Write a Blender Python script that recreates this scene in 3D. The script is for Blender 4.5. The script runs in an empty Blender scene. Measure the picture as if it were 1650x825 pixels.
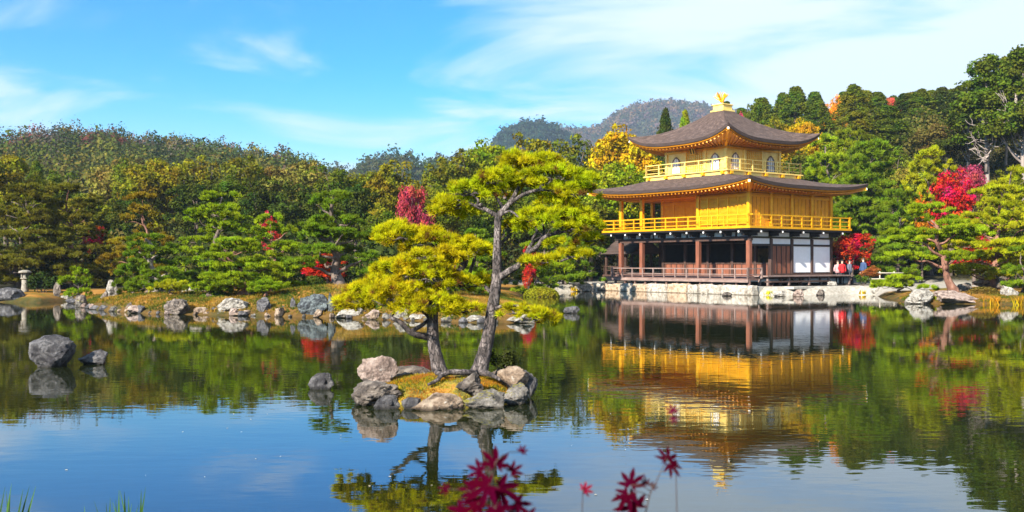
import bpy, bmesh, math, random
import numpy as np
from mathutils import Vector, Matrix, noise

# ------------------------------------------------------------------ scene, camera, sky, sun
S = bpy.context.scene
COL = S.collection
CAM_H, FPX, YH = 1.9, 1650.0, 424.0          # eye height, focal length and horizon row of the photograph

cam_d = bpy.data.cameras.new("camera")
cam = bpy.data.objects.new("camera", cam_d)
COL.objects.link(cam)
cam.location = (0, 0, CAM_H)
cam.rotation_euler = (math.radians(90), 0, 0)
cam_d.sensor_width = 36.0
cam_d.lens = 36.0
cam_d.shift_y = (YH - 412.5) / 1650.0
cam_d.clip_start, cam_d.clip_end = 0.05, 9000
cam_d.dof.use_dof = True
cam_d.dof.focus_distance = 30.0
cam_d.dof.aperture_fstop = 9.0
S.camera = cam

SUN_EL = math.radians(31)
SUN_H = Vector((-0.622, -0.784)).normalized()
world = bpy.data.worlds.new("World")
S.world = world
world.use_nodes = True
wn, wl = world.node_tree.nodes, world.node_tree.links
wn.clear()
w_out = wn.new("ShaderNodeOutputWorld")
w_bg = wn.new("ShaderNodeBackground")
sky = wn.new("ShaderNodeTexSky")
sky.sky_type = 'NISHITA'
sky.sun_disc = False
sky.sun_elevation = SUN_EL
sky.sun_rotation = math.atan2(SUN_H.x, SUN_H.y)
sky.air_density, sky.dust_density, sky.ozone_density = 1.0, 0.6, 2.0
w_bg.inputs['Strength'].default_value = 0.072
hs = wn.new("ShaderNodeHueSaturation")
hs.inputs['Hue'].default_value = 0.485
hs.inputs['Saturation'].default_value = 1.6
hs.inputs['Value'].default_value = 1.0
wl.new(sky.outputs[0], hs.inputs['Color'])
tc = wn.new("ShaderNodeTexCoord")
sep = wn.new("ShaderNodeSeparateXYZ")
wl.new(tc.outputs['Generated'], sep.inputs[0])


def wmath(op, a, b=None, clamp=False):
    n = wn.new("ShaderNodeMath")
    n.operation = op
    n.use_clamp = clamp
    for i, v in enumerate((a, b)):
        if v is None:
            continue
        if isinstance(v, (int, float)):
            n.inputs[i].default_value = v
        else:
            wl.new(v, n.inputs[i])
    return n.outputs[0]


def wramp(v, a, b):
    n = wn.new("ShaderNodeMapRange")
    n.interpolation_type = 'SMOOTHSTEP'
    wl.new(v, n.inputs['Value'])
    n.inputs['From Min'].default_value, n.inputs['From Max'].default_value = a, b
    return n.outputs[0]


# clouds on a flat layer: direction projected by its own height
zc = wmath('ADD', wmath('MAXIMUM', sep.outputs[2], 0.0), 0.10)
cx, cy = wmath('DIVIDE', sep.outputs[0], zc), wmath('DIVIDE', sep.outputs[1], zc)
cmb = wn.new("ShaderNodeCombineXYZ")
wl.new(cx, cmb.inputs[0])
wl.new(cy, cmb.inputs[1])
cn = wn.new("ShaderNodeTexNoise")
cn.inputs['Scale'].default_value = 0.95
cn.inputs['Detail'].default_value = 7
cn.inputs['Roughness'].default_value = 0.54
cn.inputs['Distortion'].default_value = 0.6
wl.new(cmb.outputs[0], cn.inputs['Vector'])
# more cloud towards the right (+x) and low down, clear blue high on the left
side = wramp(sep.outputs[0], -0.22, 0.30)
low = wramp(sep.outputs[2], 0.17, 0.04)
dens = wmath('ADD', wmath('ADD', cn.outputs['Fac'], wmath('MULTIPLY', side, 0.29)), wmath('MULTIPLY', low, 0.16))
cover = wramp(dens, 0.53, 0.80)
cover = wmath('MULTIPLY', cover, 0.90)
mixc = wn.new("ShaderNodeMixRGB")
wl.new(cover, mixc.inputs[0])
# deep azure band above the horizon haze, strongest away from the clouds on the left
band = wmath('MULTIPLY', wramp(sep.outputs[2], 0.04, 0.21), wramp(sep.outputs[2], 0.75, 0.35))
band = wmath('MULTIPLY', band, wmath('SUBTRACT', 1.0, wmath('MULTIPLY', side, 0.35)))
deep = wn.new("ShaderNodeMixRGB")
deep.blend_type = 'MULTIPLY'
wl.new(band, deep.inputs[0])
wl.new(hs.outputs[0], deep.inputs[1])
deep.inputs[2].default_value = (0.02, 0.78, 1.35, 1)
wl.new(deep.outputs[0], mixc.inputs[1])
mixc.inputs[2].default_value = (4.9, 5.45, 6.1, 1)
wl.new(mixc.outputs[0], w_bg.inputs['Color'])
wl.new(w_bg.outputs[0], w_out.inputs[0])

sun_d = bpy.data.lights.new("sun", 'SUN')
sun_d.energy = 5.0
sun_d.angle = math.radians(0.5)
sun_d.color = (1.0, 0.93, 0.80)
sun = bpy.data.objects.new("sun", sun_d)
COL.objects.link(sun)
sv = Vector((SUN_H.x * math.cos(SUN_EL), SUN_H.y * math.cos(SUN_EL), math.sin(SUN_EL)))
sun.rotation_euler = sv.to_track_quat('Z', 'Y').to_euler()
sun.location = (-40, -40, 60)

vs = S.view_settings
vs.view_transform = 'Standard'
vs.look = 'None'
vs.exposure = 1.55
vs.gamma = 1.0
vs.use_curve_mapping = False
S.render.engine = 'CYCLES'
S.cycles.use_denoising = True
S.cycles.max_bounces = 8
S.cycles.diffuse_bounces = 3
S.cycles.glossy_bounces = 3
S.cycles.transmission_bounces = 3
S.cycles.transparent_max_bounces = 4
S.cycles.volume_bounces = 0
S.cycles.caustics_reflective = False
S.cycles.caustics_refractive = False
S.cycles.sample_clamp_indirect = 6.0


# ------------------------------------------------------------------ helpers
def P(px, py, D):
    return Vector(((px - 825.0) / FPX * D, D, CAM_H + (YH - py) / FPX * D))


def DW(py):                                    # distance of a point of the water surface
    return CAM_H * FPX / (py - YH)


def tag(o, label=None, cat=None, group=None, kind=None):
    if label: o['label'] = label
    if cat: o['category'] = cat
    if group: o['group'] = group
    if kind: o['kind'] = kind
    return o


def empty(name, loc=(0, 0, 0), rz=0.0):
    o = bpy.data.objects.new(name, None)
    COL.objects.link(o)
    o.location = loc
    o.rotation_euler = (0, 0, rz)
    o.empty_display_size = 0.3
    return o


def link(name, me, mat=None, parent=None, smooth=False):
    o = bpy.data.objects.new(name, me)
    COL.objects.link(o)
    if mat is not None and len(me.materials) == 0:
        me.materials.append(mat)
    if parent is not None:
        o.parent = parent
    if smooth:
        me.polygons.foreach_set('use_smooth', [True] * len(me.polygons))
    return o


def np_mesh(name, V, k, attrs=None):
    """k-gon soup: V is (n*k, 3)."""
    V = np.ascontiguousarray(V, dtype=np.float32)
    n = len(V) // k
    me = bpy.data.meshes.new(name)
    me.vertices.add(len(V))
    me.vertices.foreach_set('co', V.ravel())
    me.loops.add(n * k)
    me.loops.foreach_set('vertex_index', np.arange(n * k, dtype=np.int32))
    me.polygons.add(n)
    me.polygons.foreach_set('loop_start', np.arange(0, n * k, k, dtype=np.int32))
    me.update(calc_edges=True)
    for key, a in (attrs or {}).items():
        a = np.ascontiguousarray(a, dtype=np.float32)
        if a.ndim == 1:
            me.attributes.new(key, 'FLOAT', 'POINT').data.foreach_set('value', a)
        else:
            me.attributes.new(key, 'FLOAT_COLOR', 'POINT').data.foreach_set('color', a.ravel())
    return me


class MB:
    def __init__(self):
        self.v, self.f = [], []

    def add(self, vs, fs):
        b = len(self.v)
        self.v += [tuple(p) for p in vs]
        self.f += [tuple(b + i for i in f) for f in fs]
        return self

    def box(self, x0, x1, y0, y1, z0, z1):
        vs = [(x, y, z) for z in (z0, z1) for y in (y0, y1) for x in (x0, x1)]
        return self.add(vs, [(0, 2, 3, 1), (4, 5, 7, 6), (0, 1, 5, 4), (2, 6, 7, 3), (0, 4, 6, 2), (1, 3, 7, 5)])

    def bar(self, a, b, w, h):
        a, b = Vector(a), Vector(b)
        d = (b - a).normalized()
        s = d.cross(Vector((0, 0, 1)))
        s = Vector((1, 0, 0)) if s.length < 1e-4 else s.normalized()
        u = s.cross(d)
        vs = [c + s * (w / 2 * i) + u * (h / 2 * j) for c in (a, b) for i, j in ((-1, -1), (1, -1), (1, 1), (-1, 1))]
        return self.add(vs, [(0, 3, 2, 1), (4, 5, 6, 7), (0, 1, 5, 4), (1, 2, 6, 5), (2, 3, 7, 6), (3, 0, 4, 7)])

    def tube(self, pts, rad, n=8, wob=0.0, seed=0):
        pts = [Vector(p) for p in pts]
        if not hasattr(rad, '__len__'):
            rad = [rad] * len(pts)
        rng = random.Random(seed)
        rings = []
        ref = None
        for i, p in enumerate(pts):
            t = (pts[min(i + 1, len(pts) - 1)] - pts[max(i - 1, 0)]).normalized()
            if ref is None:
                ref = t.orthogonal().normalized()
            ref = (ref - t * ref.dot(t)).normalized()
            s = t.cross(ref)
            rings.append([p + (ref * math.cos(2 * math.pi * k / n) + s * math.sin(2 * math.pi * k / n)) *
                          rad[i] * (1 + wob * (rng.random() - 0.5)) for k in range(n)])
        vs = [v for r in rings for v in r]
        fs = [(i * n + k, i * n + (k + 1) % n, (i + 1) * n + (k + 1) % n, (i + 1) * n + k)
              for i in range(len(pts) - 1) for k in range(n)]
        fs += [tuple(reversed(range(n))), tuple((len(pts) - 1) * n + k for k in range(n))]
        return self.add(vs, fs)

    def build(self, name, mat, parent=None, smooth=False, bevel=0.0):
        me = bpy.data.meshes.new(name)
        me.from_pydata(self.v, [], self.f)
        me.update()
        if bevel:
            bm = bmesh.new()
            bm.from_mesh(me)
            bmesh.ops.bevel(bm, geom=bm.edges[:], offset=bevel, segments=1, affect='EDGES', clamp_overlap=True)
            bm.to_mesh(me)
            bm.free()
        return link(name, me, mat, parent, smooth)


def smooth_path(pts, rad, sub=4):
    """Catmull-Rom through pts with radii."""
    pts = [Vector(p) for p in pts]
    P_, R_ = [], []
    for i in range(len(pts) - 1):
        p0, p1, p2, p3 = pts[max(i - 1, 0)], pts[i], pts[i + 1], pts[min(i + 2, len(pts) - 1)]
        for k in range(sub):
            t = k / sub
            P_.append(0.5 * ((2 * p1) + (p2 - p0) * t + (2 * p0 - 5 * p1 + 4 * p2 - p3) * t * t + (3 * p1 - p0 - 3 * p2 + p3) * t ** 3))
            R_.append(rad[i] * (1 - t) + rad[i + 1] * t)
    P_.append(pts[-1])
    R_.append(rad[-1])
    return P_, R_


# ------------------------------------------------------------------ materials
def mat_new(name):
    m = bpy.data.materials.new(name)
    m.use_nodes = True
    nt = m.node_tree
    return m, nt.nodes, nt.links, nt.nodes['Principled BSDF']


def ramp(nodes, stops, interp='LINEAR'):
    r = nodes.new('ShaderNodeValToRGB')
    r.color_ramp.interpolation = interp
    els = r.color_ramp.elements
    while len(els) < len(stops):
        els.new(0.5)
    for e, (p, c) in zip(els, stops):
        e.position = p
        e.color = (*c, 1)
    return r


def noise_mat(name, stops, scale=4.0, rough=0.8, bump=0.0, bscale=20.0, detail=6, metallic=0.0, vec=None, stretch=(1, 1, 1), distort=0.0, spec=0.4, bdist=0.02):
    m, N, L, b = mat_new(name)
    t = N.new('ShaderNodeTexCoord')
    mp = N.new('ShaderNodeMapping')
    mp.inputs['Scale'].default_value = stretch
    L.new(t.outputs['Object'], mp.inputs[0])
    n = N.new('ShaderNodeTexNoise')
    n.inputs['Scale'].default_value = scale
    n.inputs['Detail'].default_value = detail
    n.inputs['Roughness'].default_value = 0.62
    n.inputs['Distortion'].default_value = distort
    L.new(mp.outputs[0], n.inputs['Vector'])
    r = ramp(N, stops)
    L.new(n.outputs['Fac'], r.inputs[0])
    L.new(r.outputs[0], b.inputs['Base Color'])
    b.inputs['Roughness'].default_value = rough
    b.inputs['Metallic'].default_value = metallic
    b.inputs['Specular IOR Level'].default_value = spec
    if bump:
        n2 = N.new('ShaderNodeTexNoise')
        n2.inputs['Scale'].default_value = bscale
        n2.inputs['Detail'].default_value = 6
        L.new(mp.outputs[0], n2.inputs['Vector'])
        bp = N.new('ShaderNodeBump')
        bp.inputs['Strength'].default_value = bump
        bp.inputs['Distance'].default_value = bdist
        L.new(n2.outputs['Fac'], bp.inputs['Height'])
        L.new(bp.outputs[0], b.inputs['Normal'])
    return m


def foliage_mat(name, trans=0.35, vcol=False, spread=0.55, hue=0.05, nscale=0.7, brown=0.0):
    m, N, L, b = mat_new(name)
    out = N['Material Output']
    N.remove(b)
    if vcol:
        src = N.new('ShaderNodeAttribute')
        src.attribute_name = 'col'
        colour = src.outputs['Color']
    else:
        src = N.new('ShaderNodeObjectInfo')
        colour = src.outputs['Color']
    at = N.new('ShaderNodeAttribute')
    at.attribute_name = 'tint'
    tcn = N.new('ShaderNodeTexCoord')
    nz = N.new('ShaderNodeTexNoise')
    nz.inputs['Scale'].default_value = nscale
    nz.inputs['Detail'].default_value = 3
    geo = N.new('ShaderNodeNewGeometry')
    L.new(geo.outputs['Position'], nz.inputs['Vector'])
    h = N.new('ShaderNodeHueSaturation')
    mr = N.new('ShaderNodeMapRange')              # patches that lean yellower or greener
    L.new(nz.outputs['Fac'], mr.inputs['Value'])
    mr.inputs['From Min'].default_value, mr.inputs['From Max'].default_value = 0.3, 0.7
    mr.inputs['To Min'].default_value, mr.inputs['To Max'].default_value = 0.5 + hue, 0.5 - hue
    L.new(mr.outputs[0], h.inputs['Hue'])
    mv = N.new('ShaderNodeMapRange')              # leaf to leaf
    L.new(at.outputs['Fac'], mv.inputs['Value'])
    mv.inputs['To Min'].default_value, mv.inputs['To Max'].default_value = 1 - spread, 1 + spread
    L.new(mv.outputs[0], h.inputs['Value'])
    if brown:                                     # old needles turned brown
        lt = N.new('ShaderNodeMath')
        lt.operation = 'LESS_THAN'
        L.new(at.outputs['Fac'], lt.inputs[0])
        lt.inputs[1].default_value = brown
        mb_ = N.new('ShaderNodeMixRGB')
        L.new(lt.outputs[0], mb_.inputs[0])
        L.new(colour, mb_.inputs[1])
        mb_.inputs[2].default_value = (.30, .14, .03, 1)
        colour = mb_.outputs[0]
    L.new(colour, h.inputs['Color'])
    d = N.new('ShaderNodeBsdfDiffuse')
    t = N.new('ShaderNodeBsdfTranslucent')
    L.new(h.outputs[0], d.inputs[0])
    L.new(h.outputs[0], t.inputs[0])
    mx = N.new('ShaderNodeMixShader')
    mx.inputs[0].default_value = trans
    L.new(d.outputs[0], mx.inputs[1])
    L.new(t.outputs[0], mx.inputs[2])
    L.new(mx.outputs[0], out.inputs[0])
    return m


M = {}
M['leaf'] = foliage_mat('leaves', 0.35)
M['needle'] = foliage_mat('pine_needles', 0.25, hue=0.022, spread=0.6, nscale=1.1)
M['needle_gold'] = foliage_mat('golden_pine_needles', 0.28, hue=0.035, spread=0.58, nscale=2.2, brown=.16)
M['leafmass'] = foliage_mat('far_leaves', 0.2, vcol=True, spread=0.20, hue=0.02, nscale=0.02)
M['maple'] = foliage_mat('maple_leaves', 0.35, hue=0.034, spread=0.65, nscale=1.1)
M['bark'] = noise_mat('bark', [(0.3, (.045, .032, .026)), (0.55, (.13, .095, .075)), (0.75, (.24, .19, .16))], 9, 0.9, 0.8, 30, stretch=(1, 1, .35), bdist=.03)
M['bark_red'] = noise_mat('red_pine_bark', [(0.3, (.07, .035, .025)), (0.55, (.22, .10, .065)), (0.75, (.36, .22, .16))], 6, 0.9, 0.8, 22, stretch=(1, 1, .4), bdist=.03)
M['bark_pale'] = noise_mat('pale_bark', [(0.3, (.12, .09, .075)), (0.55, (.27, .22, .19)), (0.8, (.42, .37, .33))], 5, 0.9, 0.6, 20, stretch=(1, 1, .3))


def bark_hero():
    m, N, L, b = mat_new('plated_pine_bark')
    t = N.new('ShaderNodeTexCoord')
    mp = N.new('ShaderNodeMapping')
    mp.inputs['Scale'].default_value = (1, 1, .42)
    L.new(t.outputs['Object'], mp.inputs[0])
    v = N.new('ShaderNodeTexVoronoi')
    v.feature = 'DISTANCE_TO_EDGE'
    v.inputs['Scale'].default_value = 26
    nz = N.new('ShaderNodeTexNoise')
    nz.inputs['Scale'].default_value = 12
    nz.inputs['Detail'].default_value = 6
    L.new(mp.outputs[0], nz.inputs['Vector'])
    add = N.new('ShaderNodeMixRGB')
    add.inputs[0].default_value = 0.12
    L.new(mp.outputs[0], add.inputs[1])
    L.new(nz.outputs['Color'], add.inputs[2])
    L.new(add.outputs[0], v.inputs['Vector'])
    r1 = ramp(N, [(0.34, (.03, .024, .022)), (0.5, (.085, .066, .062)), (0.68, (.24, .20, .185))])
    L.new(nz.outputs['Fac'], r1.inputs[0])
    r2 = ramp(N, [(0.0, (.02, .016, .015)), (0.09, (1, 1, 1))])
    L.new(v.outputs['Distance'], r2.inputs[0])
    mul = N.new('ShaderNodeMixRGB')
    mul.blend_type = 'MULTIPLY'
    mul.inputs[0].default_value = 0.85
    L.new(r1.outputs[0], mul.inputs[1])
    L.new(r2.outputs[0], mul.inputs[2])
    L.new(mul.outputs[0], b.inputs['Base Color'])
    b.inputs['Roughness'].default_value = 0.9
    bp = N.new('ShaderNodeBump')
    bp.inputs['Strength'].default_value = 0.9
    bp.inputs['Distance'].default_value = 0.02
    L.new(r2.outputs[0], bp.inputs['Height'])
    L.new(bp.outputs[0], b.inputs['Normal'])
    return m


M['bark_hero'] = bark_hero()


def rock_mat(name, a, b_, c, lichen=(.42, .42, .38), lich=0.62, moss=None):
    m, N, L, b = mat_new(name)
    t = N.new('ShaderNodeTexCoord')
    gm = N.new('ShaderNodeNewGeometry')
    pos = gm.outputs['Position']
    n = N.new('ShaderNodeTexNoise')
    n.inputs['Scale'].default_value = 5.5
    n.inputs['Detail'].default_value = 10
    n.inputs['Roughness'].default_value = 0.68
    n.inputs['Distortion'].default_value = 0.5
    L.new(pos, n.inputs['Vector'])
    r = ramp(N, [(0.38, a), (0.5, b_), (0.62, c)])
    L.new(n.outputs['Fac'], r.inputs[0])
    n2 = N.new('ShaderNodeTexNoise')
    n2.inputs['Scale'].default_value = 9.0
    n2.inputs['Detail'].default_value = 10
    n2.inputs['Roughness'].default_value = 0.74
    L.new(pos, n2.inputs['Vector'])
    r2 = ramp(N, [(lich, (0, 0, 0)), (lich + .07, (1, 1, 1))])
    L.new(n2.outputs['Fac'], r2.inputs[0])
    mx = N.new('ShaderNodeMixRGB')
    L.new(r2.outputs[0], mx.inputs[0])
    L.new(r.outputs[0], mx.inputs[1])
    mx.inputs[2].default_value = (*lichen, 1)
    # wet dark waterline belt of the pond's own stones
    sp = N.new('ShaderNodeSeparateXYZ')
    L.new(pos, sp.inputs[0])
    wet = N.new('ShaderNodeMapRange')
    L.new(sp.outputs[2], wet.inputs['Value'])
    wet.inputs['From Min'].default_value, wet.inputs['From Max'].default_value = 0.015, 0.06
    mw = N.new('ShaderNodeMixRGB')
    mw.blend_type = 'MULTIPLY'
    inv = N.new('ShaderNodeMath')
    inv.operation = 'SUBTRACT'
    inv.inputs[0].default_value = 1.0
    L.new(wet.outputs[0], inv.inputs[1])
    L.new(inv.outputs[0], mw.inputs[0])
    L.new(mx.outputs[0], mw.inputs[1])
    mw.inputs[2].default_value = (.28, .26, .22, 1)
    last = mw.outputs[0]
    if moss:
        nm = N.new('ShaderNodeSeparateXYZ')
        L.new(gm.outputs['Normal'], nm.inputs[0])
        ad = N.new('ShaderNodeMath')
        ad.operation = 'MULTIPLY'
        L.new(nm.outputs[2], ad.inputs[0])
        L.new(n.outputs['Fac'], ad.inputs[1])
        r3 = ramp(N, [(0.36, (0, 0, 0)), (0.46, (1, 1, 1))])
        L.new(ad.outputs[0], r3.inputs[0])
        mm = N.new('ShaderNodeMixRGB')
        L.new(r3.outputs[0], mm.inputs[0])
        L.new(last, mm.inputs[1])
        mm.inputs[2].default_value = (*moss, 1)
        last = mm.outputs[0]
    L.new(last, b.inputs['Base Color'])
    b.inputs['Roughness'].default_value = 0.85
    bp = N.new('ShaderNodeBump')
    bp.inputs['Strength'].default_value = 1.0
    bp.inputs['Distance'].default_value = 0.11
    L.new(n2.outputs['Fac'], bp.inputs['Height'])
    L.new(bp.outputs[0], b.inputs['Normal'])
    return m


M['rock_grey'] = rock_mat('grey_lichened_rock', (.03, .023, .019), (.125, .097, .078), (.27, .225, .185))
M['rock_dark'] = rock_mat('dark_wet_rock', (.025, .022, .026), (.07, .065, .068), (.17, .16, .16), (.34, .34, .33), 0.63)
M['rock_pale'] = rock_mat('pale_rock', (.09, .075, .06), (.28, .25, .21), (.44, .41, .36), (.55, .53, .48), 0.6)
M['rock_pink'] = rock_mat('pinkish_rock', (.12, .08, .065), (.30, .215, .175), (.44, .34, .29), (.5, .45, .4), 0.62)
M['rock_tan'] = rock_mat('tan_rock', (.07, .045, .03), (.26, .18, .12), (.44, .34, .25), (.5, .45, .38), 0.6)
M['rock_blue'] = rock_mat('blue_grey_rock', (.018, .021, .026), (.055, .064, .07), (.17, .20, .20), (.40, .45, .43), 0.62)
M['rock_moss'] = rock_mat('mossy_rock', (.04, .036, .032), (.13, .115, .10), (.30, .27, .24), (.45, .44, .38), 0.62, moss=(.20, .17, .015))
# ------------------------------------------------------------------ terrain
def pxD(px, D):
    return ((px - 825.0) / FPX * D, D)


def pxY(px, py):
    return pxD(px, DW(py))


POND = [pxD(-350, 52), pxY(-120, 486), pxY(0, 487), pxY(62, 488.5), pxY(100, 486), pxD(112, 51.5), pxD(122, 46.5), pxY(150, 498),
        pxY(205, 504), pxY(262, 507), pxY(310, 507), pxY(345, 508), pxY(400, 509), pxY(480, 511), pxY(540, 512),
        pxY(600, 515), pxY(660, 517), pxY(720, 519), pxY(790, 521), pxY(850, 520), pxY(866, 516), pxD(872, 37), pxD(868, 41),
        pxD(850, 47), pxD(835, 56), pxD(850, 64), pxD(890, 67.5), pxD(945, 69), (6.1, 72.6), (5.7, 72.0), (13.75, 61.1),
        (15.4, 60.4), (19.2, 61.6), (20.7, 62.6), (21.8, 61.6), pxD(1415, 58), pxD(1438, 54), pxD(1455, 49), pxY(1470, 489.5),
        pxY(1560, 490), pxY(1650, 491), pxY(1760, 492), pxD(1900, 44), (48, 30), (48, 5.2), (8, 4.9), (2, 5.3), (-4, 5.0),
        (-10, 5.4), (-46, 5.2), (-46, 40)]
_poly = np.array(POND)


def pond_sd(x, y):
    """signed distance: positive on land."""
    x, y = np.asarray(x, float), np.asarray(y, float)
    d = np.full(x.shape, 1e18)
    ins = np.zeros(x.shape, bool)
    n = len(_poly)
    for i in range(n):
        ax, ay = _poly[i]
        bx, by = _poly[(i + 1) % n]
        ex, ey = bx - ax, by - ay
        t = np.clip(((x - ax) * ex + (y - ay) * ey) / (ex * ex + ey * ey + 1e-12), 0, 1)
        d = np.minimum(d, (x - ax - t * ex) ** 2 + (y - ay - t * ey) ** 2)
        c = ((ay > y) != (by > y))
        with np.errstate(divide='ignore', invalid='ignore'):
            xi = (bx - ax) * (y - ay) / (by - ay + 1e-30) + ax
        ins ^= c & (x < xi)
    d = np.sqrt(d)
    return np.where(ins, -d, d)


def sstep(t):
    t = np.clip(t, 0, 1)
    return t * t * (3 - 2 * t)


def prof(px, xs, zs):
    return np.interp(px, xs, zs)


_rng = np.random.default_rng(5)
_ph = _rng.uniform(0, 6.28, (10, 2))


def waves(x, y, L):
    r = 0
    for k in range(5):
        a = _ph[k, 0]
        r = r + np.sin((x * math.cos(a) + y * math.sin(a)) * 6.28 / (L * (0.6 + 0.25 * k)) + _ph[k, 1])
    return r / 5


PAV = np.array([14.59, 70.96])
PX = np.array([.595, -.804])
PY = np.array([.804, .595])


def ground_z(x, y):
    x, y = np.asarray(x, float), np.asarray(y, float)
    sd = pond_sd(x, y)
    r = np.hypot(x, y)
    px = 825 + FPX * np.clip(x / np.maximum(y, 1e-3), -1.2, 1.2)
    px = np.where(y <= 0.1, np.where(x < 0, -1100, 2700), px)
    land = 0.30 * (1 - np.exp(-np.maximum(sd, 0) / 0.5)) + 0.045 * np.minimum(np.maximum(sd, 0), 22) + 0.05 * waves(x, y, 5.0) * sstep(sd / 3)
    land = land + 0.55 * np.exp(-(((x + 6.8) / 3.0) ** 2 + ((y - 40.0) / 2.2) ** 2))      # mound under the big pine
    land = land + 0.25 * np.exp(-(((x + 14.5) / 4.0) ** 2 + ((y - 42.5) / 2.5) ** 2))
    # terrace of the pavilion
    lx = (x - PAV[0]) * PX[0] + (y - PAV[1]) * PX[1]
    ly = (x - PAV[0]) * PY[0] + (y - PAV[1]) * PY[1]
    t = sstep((13.5 - np.maximum(np.abs(lx) * 0.9, np.abs(ly))) / 3.0) * sstep(sd / 0.6)
    land = land * (1 - t) + 0.50 * t
    water = np.maximum(-0.9, sd * 0.8)
    z = np.where(sd > 0, land, water)
    far = np.where(y > 20, 1.0, 0.0)
    w = waves(x, y, 90) * 1.5
    hA = prof(px, [-900, 0, 100, 200, 300, 400, 470, 530, 590, 680, 800, 1100, 1900], [24, 26.5, 28.8, 28.2, 28, 26, 24.5, 19.5, 14, 10, 8, 10, 16]) + w
    zA = hA * sstep((r - 92) / 208) * (1 - 0.5 * sstep((r - 305) / 120))
    hB = prof(px, [780, 900, 1000, 1100, 1200, 1400, 1550, 1700, 2300], [0, 1.5, 4, 8, 11.5, 14, 16, 17, 17]) + w * .3
    zB = hB * sstep((r - 80) / 62)
    hC = prof(px, [300, 500, 560, 600, 640, 690, 720, 780, 850, 1000, 1300], [22, 34, 42, 47, 50, 47, 48.5, 46, 42, 36, 28]) + w
    zC = hC * sstep((r - 320) / 230) * (1 - 0.4 * sstep((r - 560) / 150))
    hD = prof(px, [700, 780, 803, 822, 837, 859, 878, 890, 910, 940, 1000], [60, 112, 134, 143, 147, 150, 148, 145, 138, 120, 90]) - 10 + w
    zD = hD * sstep((r - 620) / 480) * (1 - 0.4 * sstep((r - 1110) / 200))
    hE = prof(px, [500, 700, 800, 860, 890, 935, 958, 982, 1002, 1026, 1060, 1080, 1099, 1128, 1143, 1200, 1300, 1600, 2200],
              [80, 130, 180, 208, 214, 213, 216, 229, 240, 249, 255, 254, 251, 247, 244, 232, 205, 160, 110]) - 18 + 2 * w
    zE = hE * sstep((r - 950) / 650) * (1 - 0.6 * sstep((r - 1620) / 700))
    hill = np.maximum.reduce([zA, zB, zC, zD, zE]) * far
    return z + hill


def gz(x, y):
    return float(ground_z(np.array([x]), np.array([y]))[0])


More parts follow.
